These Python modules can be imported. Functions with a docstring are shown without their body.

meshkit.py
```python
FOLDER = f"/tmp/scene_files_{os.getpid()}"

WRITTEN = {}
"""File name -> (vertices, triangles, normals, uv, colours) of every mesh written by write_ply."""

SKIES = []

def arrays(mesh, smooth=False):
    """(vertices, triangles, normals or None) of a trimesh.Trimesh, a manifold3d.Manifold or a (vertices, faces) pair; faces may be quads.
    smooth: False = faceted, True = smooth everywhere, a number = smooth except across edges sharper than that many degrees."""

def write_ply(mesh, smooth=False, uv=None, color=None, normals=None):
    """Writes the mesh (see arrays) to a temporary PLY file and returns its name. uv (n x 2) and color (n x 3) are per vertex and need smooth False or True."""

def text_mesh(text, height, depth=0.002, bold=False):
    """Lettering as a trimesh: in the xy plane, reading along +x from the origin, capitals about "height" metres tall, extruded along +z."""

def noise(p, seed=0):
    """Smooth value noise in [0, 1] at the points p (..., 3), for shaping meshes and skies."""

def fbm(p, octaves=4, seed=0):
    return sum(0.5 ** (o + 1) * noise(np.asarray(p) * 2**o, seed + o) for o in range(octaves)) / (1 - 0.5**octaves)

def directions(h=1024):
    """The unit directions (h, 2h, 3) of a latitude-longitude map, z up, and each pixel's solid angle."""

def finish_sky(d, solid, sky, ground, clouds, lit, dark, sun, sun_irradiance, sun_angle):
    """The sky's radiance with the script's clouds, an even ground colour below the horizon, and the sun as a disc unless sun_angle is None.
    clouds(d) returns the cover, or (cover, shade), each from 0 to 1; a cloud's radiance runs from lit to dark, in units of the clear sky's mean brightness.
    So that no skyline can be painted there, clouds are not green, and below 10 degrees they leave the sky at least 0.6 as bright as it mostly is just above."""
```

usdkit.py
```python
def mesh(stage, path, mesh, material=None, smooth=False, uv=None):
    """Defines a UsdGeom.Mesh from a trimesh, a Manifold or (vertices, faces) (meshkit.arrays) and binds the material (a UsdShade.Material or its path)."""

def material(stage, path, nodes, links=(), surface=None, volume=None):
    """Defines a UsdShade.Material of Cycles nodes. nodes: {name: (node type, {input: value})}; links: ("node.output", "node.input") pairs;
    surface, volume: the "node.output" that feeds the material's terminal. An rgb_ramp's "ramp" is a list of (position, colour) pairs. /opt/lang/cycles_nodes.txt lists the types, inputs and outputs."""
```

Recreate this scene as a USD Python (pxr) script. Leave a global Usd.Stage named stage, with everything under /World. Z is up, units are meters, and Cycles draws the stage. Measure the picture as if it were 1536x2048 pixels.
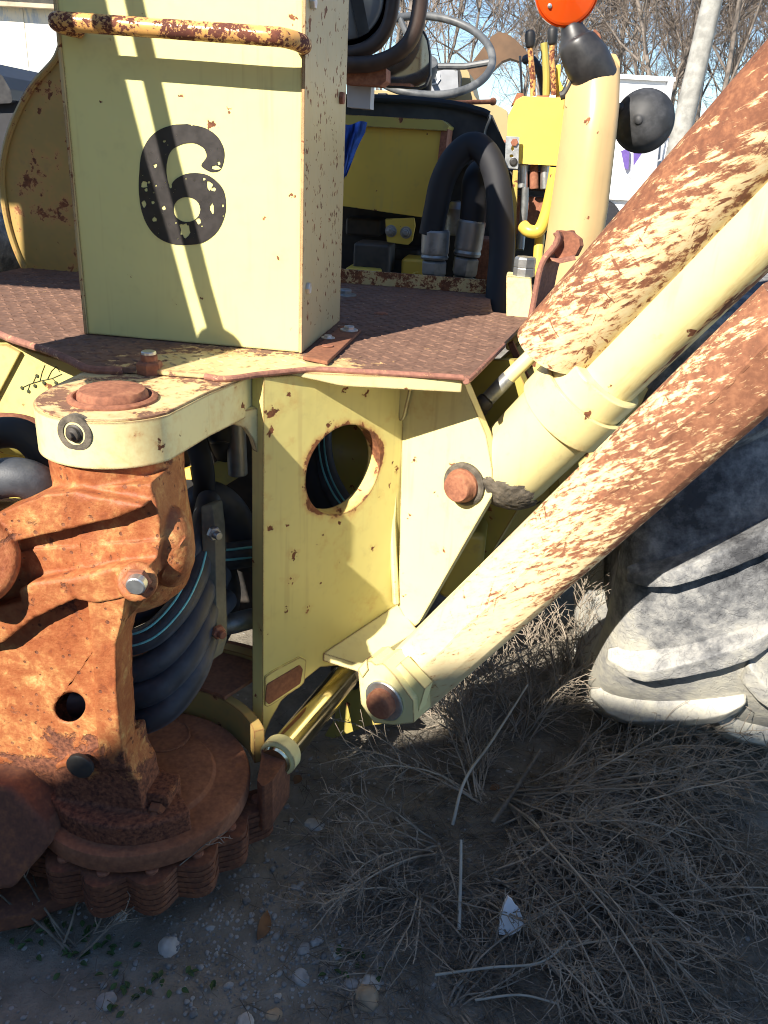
import math, random, numpy as np, trimesh, shapely, usdkit, meshkit
from shapely.geometry import Polygon, LineString, Point, box as sbox
from pxr import Usd, UsdGeom, UsdLux, UsdShade, Gf, Sdf, Vt

# ------------------------------------------------------------------ stage, camera, sky, sun
stage = Usd.Stage.CreateInMemory()
UsdGeom.Xform.Define(stage, '/World')
UsdGeom.SetStageUpAxis(stage, 'Z'); UsdGeom.SetStageMetersPerUnit(stage, 1.0)
FPX, HCAM = 1657.0, 1.5
PITCH, ROLL, YAW = math.radians(23.6), math.radians(3.2), math.radians(8)
FW = np.array([0, math.cos(PITCH), -math.sin(PITCH)])
_r0 = np.array([1., 0, 0]); _u0 = np.cross(_r0, FW)
RT = math.cos(ROLL) * _r0 + math.sin(ROLL) * _u0
UP = np.cross(RT, FW)
CAM = np.array([0, 0, HCAM])
cam = UsdGeom.Camera.Define(stage, '/World/camera')
mat4 = np.eye(4); mat4[0, :3] = RT; mat4[1, :3] = UP; mat4[2, :3] = -FW; mat4[3, :3] = CAM
cam.AddTransformOp().Set(Gf.Matrix4d(*mat4.ravel().tolist()))
cam.CreateHorizontalApertureAttr(36.0); cam.CreateVerticalApertureAttr(48.0)
cam.CreateFocalLengthAttr(36.0 * FPX / 1536); cam.CreateClippingRangeAttr((0.02, 2000.0))
cam.CreateExposureAttr(1.2)
SUN_AZ, SUN_EL = math.radians(27), math.radians(36)          # azimuth measured from the machine's rear axis, to its left

uu = np.array([math.cos(YAW), -math.sin(YAW), 0]); vv = np.array([math.sin(YAW), math.cos(YAW), 0]); ZZ = np.array([0, 0, 1.])
_sh = -math.sin(SUN_AZ) * uu - math.cos(SUN_AZ) * vv
SUN = _sh * math.cos(SUN_EL) + ZZ * math.sin(SUN_EL)
sky = UsdLux.DomeLight.Define(stage, '/World/sky')
usdkit.material(stage, '/World/Looks/sky_look', {
    's': ('sky_texture', {'sky_type': 'single_scattering', 'sun_disc': False, 'sun_elevation': SUN_EL, 'sun_rotation': math.atan2(SUN[0], SUN[1]), 'aerosol_density': 0.1, 'air_density': 1.0, 'ozone_density': 2.0}),
    't': ('mix', {'mix_type': 'multiply', 'fac': 1.0, 'color2': (.80, .90, 1.0)}),
    'b': ('background_shader', {'strength': 0.08})}, [('s.color', 't.color1'), ('t.color', 'b.color')], surface='b.background')
UsdShade.MaterialBindingAPI.Apply(sky.GetPrim()).Bind(UsdShade.Material.Get(stage, '/World/Looks/sky_look'))
sky.GetPrim().SetCustomDataByKey('kind', 'structure')
sun = UsdLux.DistantLight.Define(stage, '/World/sun')
sun.CreateNormalizeAttr(True); sun.CreateIntensityAttr(1.22); sun.CreateAngleAttr(0.5); sun.CreateColorAttr(Gf.Vec3f(1.0, 0.93, 0.82))
_z = SUN; _x = np.cross([0, 0, 1.], _z); _x /= np.linalg.norm(_x); _y = np.cross(_z, _x)
sm = np.eye(4); sm[0, :3] = _x; sm[1, :3] = _y; sm[2, :3] = _z
sun.AddTransformOp().Set(Gf.Matrix4d(*sm.ravel().tolist()))

# ------------------------------------------------------------------ coordinates: machine axes (a right, b forward, z up) and survey rays
PIV = np.array([-0.47737, 1.38275, 0.0])
def W(a, b, z): return PIV + a * uu + b * vv + np.array([0, 0, z])
def D3(a, b, z=0.0): return a * uu + b * vv + np.array([0, 0, z])
def ray(x, y): return FW + RT * (x - 768) / FPX - UP * (y - 1024) / FPX
def pd(x, y, d): return CAM + ray(x, y) * d
def ppl(x, y, p0, n):
    d = ray(x, y); return CAM + d * (np.dot(np.asarray(p0) - CAM, n) / np.dot(d, n))
def pz(x, y, z): return ppl(x, y, [0, 0, z], ZZ)
def pb(x, y, b): return ppl(x, y, W(0, b, 0), vv)
def pa(x, y, a): return ppl(x, y, W(a, 0, 0), uu)
def unit(x): x = np.asarray(x, float); return x / np.linalg.norm(x)

# ------------------------------------------------------------------ prims
MACHINE = '/World/backhoe_tractor'
MBASE = W(0, 1.0, 0)
used = {}
def numbered(path):
    n = used.get(path, 0); used[path] = n + 1
    return path if n == 0 else f'{path}_{n:03d}'
bases = {}
def thing(name, label, cat, base=(0, 0, 0), group=None, kind=None):
    p = numbered('/World/' + name)
    x = UsdGeom.Xform.Define(stage, p); x.AddTranslateOp().Set(Gf.Vec3d(*map(float, base)))
    bases[p] = np.asarray(base, float)
    tag(x.GetPrim(), label, cat, group, kind)
    return p
def tag(pr, label=None, cat=None, group=None, kind=None):
    for k, t in (('label', label), ('category', cat), ('group', group), ('kind', kind)):
        if t: pr.SetCustomDataByKey(k, t)
def base_of(path):
    return bases.get('/'.join(path.split('/')[:3]), np.zeros(3))
def part(parent, name, mesh, mat, smooth=30, label=None, kind=None, cat=None, group=None):
    """one Mesh prim under parent; the mesh is in world coordinates"""
    p = numbered(parent + '/' + name)
    if isinstance(mesh, list): mesh = trimesh.util.concatenate(mesh)
    mesh = mesh.copy(); mesh.apply_translation(-base_of(p))
    m = usdkit.mesh(stage, p, mesh, LOOK[mat], smooth)
    tag(m.GetPrim(), label, cat, group, kind)
    return p
def solo(name, mesh, mat, label, cat, smooth=30, group=None, kind=None):
    p = numbered('/World/' + name)
    m = usdkit.mesh(stage, p, mesh, LOOK[mat], smooth); tag(m.GetPrim(), label, cat, group, kind); return p
def curves(path, polylines, widths, mat):
    p = numbered(path); c = UsdGeom.BasisCurves.Define(stage, p)
    off = base_of(p)
    c.CreateTypeAttr('linear')
    c.CreatePointsAttr(Vt.Vec3fArray.FromNumpy((np.vstack(polylines) - off).astype(np.float32)))
    c.CreateCurveVertexCountsAttr(Vt.IntArray.FromNumpy(np.array([len(q) for q in polylines], np.int32)))
    c.CreateWidthsAttr(Vt.FloatArray.FromNumpy(np.concatenate(widths).astype(np.float32))); c.SetWidthsInterpolation('vertex')
    UsdShade.MaterialBindingAPI.Apply(c.GetPrim()).Bind(LOOK[mat])
    return c.GetPrim()

# ------------------------------------------------------------------ mesh builders
def slab(pts, vec, holes=(), rnd=0.0):
    """planar outline (world points) pushed along vec"""
    pts = [np.asarray(p, float) for p in pts]; vec = np.asarray(vec, float)
    o = pts[0]; c = np.mean(pts, 0)
    n = np.zeros(3)
    for i in range(len(pts)): n += np.cross(pts[i] - c, pts[(i + 1) % len(pts)] - c)
    n = unit(n); e1 = unit(pts[1] - o); e1 = unit(e1 - n * (e1 @ n)); e2 = np.cross(n, e1)
    f2 = lambda q: [((np.asarray(p) - o) @ e1, (np.asarray(p) - o) @ e2) for p in q]
    poly = Polygon(f2(pts), [f2(h) for h in holes]).buffer(0)
    if rnd: poly = poly.buffer(-rnd).buffer(2 * rnd).buffer(-rnd)
    if poly.geom_type != 'Polygon': poly = max(poly.geoms, key=lambda g: g.area)
    m = trimesh.creation.extrude_polygon(poly, 1.0, engine='earcut')
    v = np.asarray(m.vertices)
    m.vertices = o + v[:, :1] * e1 + v[:, 1:2] * e2 + v[:, 2:] * vec
    if np.dot(np.cross(e1, e2), vec) < 0: m.invert()
    return m
def boxm(a0, a1, b0, b1, z0, z1):
    return slab([W(a0, b0, z0), W(a1, b0, z0), W(a1, b1, z0), W(a0, b1, z0)], D3(0, 0, z1 - z0))
def rboxm(a0, a1, b0, b1, z0, z1, r=.02, seg=2):
    import manifold3d as m3
    pts = []
    s = m3.Manifold.sphere(r, 12)
    hs = [s.translate((x, y, z)) for x in (a0 + r, a1 - r) for y in (b0 + r, b1 - r) for z in (z0 + r, z1 - r)]
    h = m3.Manifold.batch_hull(hs).to_mesh()
    v = h.vert_properties[:, :3]
    return trimesh.Trimesh(PIV + v[:, :1] * uu + v[:, 1:2] * vv + v[:, 2:] * ZZ, h.tri_verts, process=False)
def frame_of(d):
    d = unit(d); a = np.array([0, 0, 1.]) if abs(d[2]) < .9 else np.array([1., 0, 0])
    x = unit(np.cross(a, d)); return x, np.cross(d, x), d
def lathe(o, d, prof, n=40, ax=None):
    """prof: (radius, distance along d) from start to end; closed with caps when the radius is not 0"""
    x, y, d = frame_of(d) if ax is None else ax
    ang = np.arange(n) * 2 * np.pi / n
    V, F = [], []
    for r, h in prof: V.append(o + h * d + r * (np.cos(ang)[:, None] * x + np.sin(ang)[:, None] * y))
    k = len(prof)
    for i in range(k - 1):
        for j in range(n):
            a, b, c, e = i * n + j, i * n + (j + 1) % n, (i + 1) * n + (j + 1) % n, (i + 1) * n + j
            F += [(a, b, c), (a, c, e)]
    V = list(np.vstack(V))
    for i, flip in ((0, True), (k - 1, False)):
        if prof[i][0] > 1e-6:
            V.append(o + prof[i][1] * d); q = len(V) - 1
            for j in range(n):
                t = (i * n + j, i * n + (j + 1) % n, q); F.append(t[::-1] if flip else t)
    m = trimesh.Trimesh(np.array(V), np.array(F), process=True); return m
def cyl(p0, p1, r, n=32, ch=.12):
    L = np.linalg.norm(np.asarray(p1) - p0); c = min(r * ch, L * .3)
    return lathe(np.asarray(p0, float), np.asarray(p1) - p0, [(r - c, 0), (r, c), (r, L - c), (r - c, L)], n)
def catmull(P, per=8):
    P = np.asarray(P, float); Q = np.vstack([2 * P[0] - P[1], P, 2 * P[-1] - P[-2]]); out = []
    for i in range(1, len(Q) - 2):
        for t in np.linspace(0, 1, per, endpoint=False):
            a, b, c, d = Q[i - 1:i + 3]
            out.append(.5 * (2 * b + (c - a) * t + (2 * a - 5 * b + 4 * c - d) * t * t + (3 * b - a - 3 * c + d) * t ** 3))
    out.append(P[-1]); return np.array(out)
def tube(P, r, n=16, caps=True, closed=False, sect=None):
    P = np.asarray(P, float); k = len(P); r = np.broadcast_to(r, (k,))
    T = np.gradient(P, axis=0)
    if closed: T = np.roll(P, -1, 0) - np.roll(P, 1, 0)
    T /= np.linalg.norm(T, axis=1)[:, None]
    x = frame_of(T[0])[0]; X = []
    for t in T:
        x = unit(x - t * (x @ t)); X.append(x)
    X = np.array(X); Y = np.cross(T, X); a = np.arange(n) * 2 * np.pi / n
    V = (P[:, None] + r[:, None, None] * (np.cos(a)[None, :, None] * X[:, None] + np.sin(a)[None, :, None] * Y[:, None])).reshape(-1, 3)
    F = []
    for i in range(k if closed else k - 1):
        i2 = (i + 1) % k
        for j in range(n):
            A, B, C, E = i * n + j, i * n + (j + 1) % n, i2 * n + (j + 1) % n, i2 * n + j
            F += [(A, B, C), (A, C, E)]
    if caps and not closed:
        V = np.vstack([V, P[0], P[-1]])
        for j in range(n):
            F.append((k * n, (j + 1) % n, j)); F.append((k * n + 1, (k - 1) * n + j, (k - 1) * n + (j + 1) % n))
    return trimesh.Trimesh(V, np.array(F), process=False)
def hose(P, r, per=8, n=16): return tube(catmull(P, per), r, n)
def hexnut(o, d, r, h, washer=None):
    o = np.asarray(o, float); d = unit(d)
    m = [lathe(o, d, [(r * .93, 0), (r, h * .1), (r, h * .82), (r * .86, h)], 6)]
    if washer: m.append(lathe(o - d * .0, d, [(washer, -.001), (washer, h * .16), (washer * .9, h * .2)], 28))
    return trimesh.util.concatenate(m)
def bolt(o, d, r, h, stud=0.0, washer=None):
    m = [hexnut(o, d, r, h, washer)]
    if stud: m.append(cyl(np.asarray(o) + unit(d) * h * .8, np.asarray(o) + unit(d) * (h + stud), r * .55, 16))
    return trimesh.util.concatenate(m)
def ring_pts(c, r, e1, e2, n=40, a0=0, a1=2 * np.pi, end=False):
    t = np.linspace(a0, a1, n, endpoint=end); return [c + r * (math.cos(q) * e1 + math.sin(q) * e2) for q in t]
def to_man(m):
    import manifold3d as m3
    m = trimesh.Trimesh(m.vertices, m.faces, process=True); m.merge_vertices()
    if m.volume < 0: m.invert()
    return m3.Manifold(m3.Mesh(np.asarray(m.vertices, np.float32), np.asarray(m.faces, np.uint32)))
def from_man(q):
    h = q.to_mesh(); return trimesh.Trimesh(np.asarray(h.vert_properties[:, :3], float), np.asarray(h.tri_verts), process=True)
def cast_union(meshes, edge=.014, it=10, bump=.0, cuts=(), seed=1, lam=.5):
    import manifold3d as m3
    q = None
    for m in meshes: q = to_man(m) if q is None else q + to_man(m)
    for m in cuts: q = q - to_man(m)
    m = from_man(q.refine_to_length(edge))
    trimesh.smoothing.filter_taubin(m, lamb=lam, nu=lam + .03, iterations=it)
    if bump:
        n = m.vertex_normals; m.vertices = m.vertices + n * ((meshkit.fbm(m.vertices * 28, 4, seed) - .5) * bump * 2)[:, None]
    return m

# ------------------------------------------------------------------ materials
LOOK = {}
class G:
    """a small node graph writer"""
    def __init__(s): s.n, s.l, s.k = {}, [], 0
    def add(s, typ, ins=None, **links):
        s.k += 1; name = f'{typ}_{s.k}'; s.n[name] = (typ, dict(ins or {}))
        for k, v in links.items():
            if isinstance(v, str): s.l.append((v, f'{name}.{k}'))
            elif v is not None: s.n[name][1][k] = v
        return name
    def math(s, op, a, b=None, c=None, clamp=False):
        ins = {'math_type': op, 'use_clamp': clamp}; links = {}
        for key, q in (('value1', a), ('value2', b), ('value3', c)):
            if q is None: continue
            if isinstance(q, str): links[key] = q
            else: ins[key] = q
        return s.add('math', ins, **links) + '.value'
    def mapr(s, v, a, b, c=0., d=1., typ='smoothstep'):
        return s.add('map_range', {'range_type': typ, 'from_min': a, 'from_max': b, 'to_min': c, 'to_max': d, 'clamp': True}, value=v) + '.result'
    def noise(s, vec, scale, detail=4, rough=.55, dist=0., out='fac'):
        return s.add('noise_texture', {'scale': scale, 'detail': detail, 'roughness': rough, 'distortion': dist}, vector=vec) + '.' + out
    def mix(s, fac, a, b, typ='mix'):
        ins = {'mix_type': typ}; links = {}
        for key, q in (('fac', fac), ('color1', a), ('color2', b)):
            if isinstance(q, str): links[key] = q
            else: ins[key] = q
        return s.add('mix', ins, **links) + '.color'
    def ramp(s, v, stops): return s.add('rgb_ramp', {'ramp': stops}, fac=v) + '.color'
    def done(s, name, surf, volume=None):
        LOOK[name] = usdkit.material(stage, '/World/Looks/' + name, s.n, s.l, surface=surf, volume=volume)

def aligned(g, axes, scl):
    pos = g.add('geometry') + '.position'
    if axes is None: return pos
    c = [g.add('vector_math', {'math_type': 'dot_product', 'vector2': tuple(float(q) for q in np.asarray(e) * s)}, vector1=pos) + '.value' for e, s in zip(axes, scl)]
    return g.add('combine_xyz', {}, x=c[0], y=c[1], z=c[2]) + '.vector'

RUST = [(0, (.045, .016, .008)), (.35, (.12, .042, .018)), (.6, (.21, .078, .032)), (.85, (.34, .135, .055)), (1, (.42, .19, .085))]
def metal(name, paint, thr=.62, scale=7., fine=.35, edge=.0, spots=.0, spot_scale=38., stain=.35, stain_col=(.55, .30, .09), rough=.38,
          rust=RUST, axes=None, scl=(1, 1, 1), grad=None, dirt=.25, dirt_col=(.20, .16, .10), bevel=.003, bump=.6, fleck=None, tone=.12, spec=.45, spot_min=.25, scratch=0., sdirs=None, rings=(), mid=(.50, .235, .10), soft=.012, streak=.28, streak_col=(.40, .28, .12)):
    """paint flaking off rust: patches, pin spots, worn edges, rust stain round them"""
    g = G(); pos = aligned(g, axes, scl); wpos = g.add('geometry') + '.position'
    n1 = g.noise(pos, scale, 6, .64, .35); n2 = g.noise(pos, scale * 5.5, 5, .7, .2)
    m = g.math('add', g.math('multiply', n1, 1 - fine), g.math('multiply', n2, fine))
    nrm = None
    if bevel:
        bv = g.add('bevel', {'samples': 4, 'radius': bevel}) + '.bevel'; nrm = bv
        if edge:
            ge = g.add('geometry') + '.normal'
            bw = g.add('bevel', {'samples': 4, 'radius': max(bevel * 2.4, .008)}) + '.bevel'
            d = g.add('vector_math', {'math_type': 'dot_product'}, vector1=bw, vector2=ge) + '.value'
            m = g.math('add', m, g.math('multiply', g.mapr(d, .985, .80), edge))
    if grad is not None:      # (direction, offset, gain): more rust one way along the thing
        d = g.add('vector_math', {'math_type': 'dot_product', 'vector2': tuple(map(float, grad[0]))}, vector1=wpos) + '.value'
        m = g.math('add', m, g.math('multiply', g.math('subtract', d, float(grad[1])), float(grad[2])))
    if scratch:
        for q_, sd_ in enumerate(sdirs):
            sv = aligned(g, sd_, (4., 90., 40.)); ns = g.noise(sv, 1.0, 3, .6, .15)
            m = g.math('add', m, g.math('multiply', g.math('multiply', g.mapr(ns, .60, .68), g.mapr(g.noise(wpos, 9 + 3 * q_, 4, .6), .42, .62)), scratch))
    for (rc_, rr_, rw_, rg_) in rings:
        dv = g.add('vector_math', {'math_type': 'distance', 'vector2': tuple(map(float, rc_))}, vector1=wpos) + '.value'
        m = g.math('add', m, g.math('multiply', g.mapr(g.math('absolute', g.math('subtract', dv, float(rr_))), float(rw_), 0.), rg_))
    mask = g.mapr(m, thr - soft, thr + soft)
    st = g.mapr(m, thr - .16, thr + .01); st2 = g.mapr(m, thr - .045, thr - .004)
    if spots:
        v = g.add('voronoi_texture', {'scale': spot_scale, 'randomness': 1.0}, vector=g.add('vector_math', {'math_type': 'add'}, vector1=wpos, vector2=g.mix(.04, (0, 0, 0), g.noise(wpos, 60, 3, out='color'))) + '.vector')
        rr = g.add('separate_color', {}, color=v + '.color') + '.r'
        rad = g.math('multiply', g.mapr(rr, 1 - spots, 1.0, 0, .42, 'linear'), g.mapr(g.noise(wpos, 3.1, 3), .38, .62, spot_min, 1.0))
        edge_n = g.math('multiply', g.math('subtract', g.noise(wpos, 170, 3), .5), .22)
        dd = g.math('add', v + '.distance', edge_n)
        sp = g.math('multiply', g.mapr(g.math('subtract', rad, dd), -.01, .05), g.math('greater_than', rad, .03))
        halo = g.math('multiply', g.mapr(g.math('subtract', g.math('multiply', rad, 2.2), dd), -.05, .5), .55)
        mask = g.math('maximum', mask, sp); st = g.math('maximum', st, halo)
    stk = g.noise(g.add('mapping', {'scale': (46., 46., 2.2)}, vector=wpos) + '.vector', 1., 3, .6)
    n3 = g.noise(wpos, 3.3, 4, .6); n4 = g.noise(wpos, 95, 4, .6)
    base = g.mix(g.math('multiply', g.mapr(n3, .35, .7), tone), paint, tuple(c * .72 for c in paint))
    base = g.mix(g.math('multiply', g.mapr(g.noise(wpos, 17, 5, .72), .52, .75), dirt), base, dirt_col)
    base = g.mix(g.math('multiply', g.mapr(stk, .52, .72), g.math('multiply', g.mapr(n3, .40, .6), streak)), base, streak_col)
    base = g.mix(g.math('multiply', st, stain), base, stain_col)
    base = g.mix(g.math('multiply', st2, .55), base, mid)
    if fleck: base = g.mix(g.mapr(g.noise(wpos, 22, 8, .7), .5, .6), base, fleck)
    rc = g.ramp(g.math('add', g.math('multiply', n4, .55), g.math('multiply', g.noise(wpos, 13, 5, .65), .5)), [(p * .5 + .27, c) for p, c in rust])
    col = g.mix(mask, base, rc)
    ro = g.math('add', g.math('multiply', mask, .86 - rough), g.math('add', rough, g.math('multiply', g.math('subtract', n4, .5), .12)))
    h = g.math('add', g.math('multiply', mask, g.math('subtract', g.math('multiply', n4, .7), .75)), g.math('add', g.math('multiply', n2, .05), g.math('multiply', n3, 4.0)))
    b = g.add('bump', {'strength': bump, 'distance': .0018}, height=h, normal=nrm) + '.normal'
    p = g.add('principled_bsdf', {'specular_ior_level': spec}, base_color=col, roughness=ro, normal=b)
    g.done(name, p + '.BSDF')
def plain(name, col, rough=.5, metallic=0., var=.25, scale=20, bumpy=.0, bscale=60, bevel=.0, dust=None, dust_amt=.5, spec=.5):
    g = G(); pos = g.add('geometry') + '.position'
    n = g.noise(pos, scale, 6, .6)
    c = g.mix(g.mapr(n, .3, .7), tuple(q * (1 - var) for q in col), tuple(min(1, q * (1 + var)) for q in col))
    if dust: c = g.mix(g.math('multiply', g.mapr(g.noise(pos, scale * .5, 7, .7), .42, .65), dust_amt), c, dust)
    nrm = g.add('bevel', {'samples': 4, 'radius': bevel}) + '.bevel' if bevel else None
    if bumpy: nrm = g.add('bump', {'strength': bumpy, 'distance': .002}, height=g.noise(pos, bscale, 5, .6), normal=nrm) + '.normal'
    ro = g.math('add', rough, g.math('multiply', g.math('subtract', n, .5), .2), clamp=True)
    p = g.add('principled_bsdf', {'metallic': metallic, 'specular_ior_level': spec}, base_color=c, roughness=ro, normal=nrm)
    g.done(name, p + '.BSDF')

PALE = (.71, .655, .275); CREAM = (.72, .60, .33); YEL = (.66, .45, .07)
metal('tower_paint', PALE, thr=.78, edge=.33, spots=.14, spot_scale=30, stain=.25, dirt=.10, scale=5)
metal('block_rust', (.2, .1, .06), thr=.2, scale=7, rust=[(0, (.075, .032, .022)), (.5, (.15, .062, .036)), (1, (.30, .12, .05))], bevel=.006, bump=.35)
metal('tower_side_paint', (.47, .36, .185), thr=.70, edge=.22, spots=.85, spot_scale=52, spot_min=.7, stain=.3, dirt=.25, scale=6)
metal('frame_paint', (.70, .61, .22), thr=.70, edge=.30, spots=.30, spot_scale=27, spot_min=.45, stain=.55, dirt=.14, scale=6)
metal('bracket_paint', (.74, .66, .32), thr=.70, edge=.27, spots=.22, spot_scale=34, spot_min=.4, stain=.4, dirt=.14, scale=7)
metal('lug_paint', (.72, .64, .33), thr=.63, edge=.27, spots=.24, spot_scale=30, spot_min=.5, stain=.45, dirt=.25, scale=8)
metal('lug_top_paint', (.66, .55, .30), thr=.53, edge=.15, fine=.45, stain=.4, dirt=.4, scale=9, rust=[(0, (.09, .045, .03)), (.5, (.18, .09, .055)), (1, (.30, .15, .085))])
metal('deck_rust', (.55, .44, .22), thr=.37, fine=.5, stain=.3, dirt=.4, scale=9, edge=.1, bevel=.002, rust=[(0, (.085, .046, .032)), (.5, (.165, .092, .064)), (1, (.29, .165, .11))], spec=.3,
      rings=[(W(.10, .27, 1.08), 0., .30, -.30), (W(.30, .36, 1.08), 0., .16, -.20)])
metal('boom_paint', (.75, .65, .36), thr=.73)
metal('cylinder_paint', (.74, .63, .30), thr=.70, fine=.45, spots=.10, spot_scale=30, stain=.5, dirt=.08, scale=6, edge=.1, rough=.3)
metal('cowl_paint', (.40, .30, .15), thr=.80, spots=.07, stain=.3, dirt=.2)
metal('fender_paint', (.56, .385, .18), thr=.80, spots=.07, spot_scale=28, stain=.3, dirt=.1, scale=5, edge=.2)
metal('old_fender_paint', (.38, .27, .09), thr=.575, spots=.4, spot_scale=50, stain=.4, dirt=.5, scale=9, edge=.15)
metal('yellow_paint', YEL, thr=.76, spots=.1, spot_scale=40, stain=.3, dirt=.2, scale=8, edge=.2)
metal('bright_yellow_paint', (.78, .58, .10), thr=.80, spots=.05, spot_scale=40, stain=.2, dirt=.06, scale=8, edge=.1)
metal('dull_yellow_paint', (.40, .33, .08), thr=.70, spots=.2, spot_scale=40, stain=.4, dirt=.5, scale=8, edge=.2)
metal('bar_paint', (.62, .33, .10), thr=.50, scale=22, fine=.5, stain=.4, dirt=.2, rough=.3, bevel=0, rust=[(0, (.05, .014, .01)), (.5, (.11, .03, .018)), (1, (.22, .07, .03))])
metal('lip_rust', (.55, .45, .22), thr=.5, scale=22, fine=.5, stain=.3, dirt=.3)
metal('edge_rust', (.5, .3, .2), thr=.42, scale=30, fine=.5, rust=[(0, (.12, .05, .035)), (.5, (.26, .115, .08)), (1, (.42, .20, .13))])
metal('chain_rust', (.2, .1, .06), thr=.2, scale=20, rust=[(0, (.05, .02, .013)), (.5, (.14, .052, .026)), (1, (.28, .11, .05))], bevel=.002)
metal('disc_rust', (.2, .1, .06), thr=.2, scale=10, rust=[(0, (.10, .038, .022)), (.5, (.22, .088, .045)), (1, (.34, .145, .07))], bevel=.003, bump=.35)
metal('pin_rust', (.3, .15, .1), thr=.2, scale=10, rust=[(0, (.10, .035, .02)), (.5, (.26, .10, .055)), (1, (.42, .19, .10))], bevel=.003, bump=.8)
plain('rubber', (.034, .038, .047), .55, var=.3, scale=14, bumpy=.25, bscale=300, dust=(.085, .09, .10), dust_amt=.45)
plain('rubber_clean', (.010, .010, .013), .72, var=.3, scale=14, bumpy=.15, bscale=200)
plain('dark_metal', (.03, .028, .026), .6, var=.4, scale=9, bumpy=.4, dust=(.09, .065, .045), dust_amt=.5, bevel=.003)
plain('grey_metal', (.30, .31, .31), .45, .75, var=.3, scale=30, bumpy=.3, bevel=.002, dust=(.16, .13, .11), dust_amt=.5)
plain('clamp_grey', (.12, .115, .085), .6, .2, var=.3, scale=20, bumpy=.3, bevel=.003, dust=(.2, .17, .10), dust_amt=.5)
plain('zinc', (.62, .63, .62), .38, .9, var=.15, scale=40, bumpy=.2, bevel=.0015)
plain('chrome_rod', (.72, .64, .42), .16, 1.0, var=.08, scale=14, bumpy=.04, bscale=40)
plain('black_paint', (.018, .018, .02), .42, var=.25, scale=12, dust=(.07, .065, .06), dust_amt=.35)
plain('numeral_black', (.022, .018, .017), .45, var=.3, scale=40)
plain('grime', (.105, .088, .066), .92, var=.45, scale=45, bumpy=1.0, bscale=160)
plain('knob_rubber', (.02, .021, .023), .55, var=.2)
plain('wheel_grey', (.075, .08, .085), .5, var=.2, scale=16, dust=(.22, .22, .21), dust_amt=.5)
plain('gauge_grey', (.30, .31, .33), .4, var=.1)
plain('lens_grey', (.16, .17, .18), .12, var=.15, scale=6)
plain('mirror_glass', (.75, .76, .74), .05, 1.0, var=.03)
plain('blue_cloth', (.03, .10, .42), .8, var=.35, scale=25)
plain('teal_line', (.16, .50, .52), .6, var=.2)
plain('scribble', (.04, .045, .02), .8)
plain('white_paint', (.80, .80, .80), .5, var=.04, scale=2)
plain('grey_paint', (.42, .43, .45), .5, var=.12, scale=4)
plain('purple_paint', (.13, .08, .30), .5, var=.1)
plain('dark_rubber_far', (.02, .02, .024), .7)
plain('pole_wood', (.29, .28, .25), .85, var=.25, scale=7, bumpy=.5, bscale=40)
plain('bark', (.185, .155, .13), .9, var=.3, scale=5)
plain('twig', (.175, .138, .11), .9, var=.3, scale=2)
plain('dry_stem', (.29, .245, .19), .85, var=.4, scale=9)
plain('dry_twig', (.26, .215, .165), .9, var=.45, scale=14)
plain('pale_stem', (.36, .34, .285), .8, var=.25, scale=9)
plain('straw', (.15, .125, .095), .9, var=.55, scale=22)
plain('gravel_grey', (.22, .215, .20), .9, var=.5, scale=18)
plain('stone', (.28, .275, .26), .85, var=.3, scale=30, bumpy=.6, bscale=120)
plain('pale_stone', (.40, .38, .34), .85, var=.2, scale=25, bumpy=.6, bscale=120)
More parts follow.
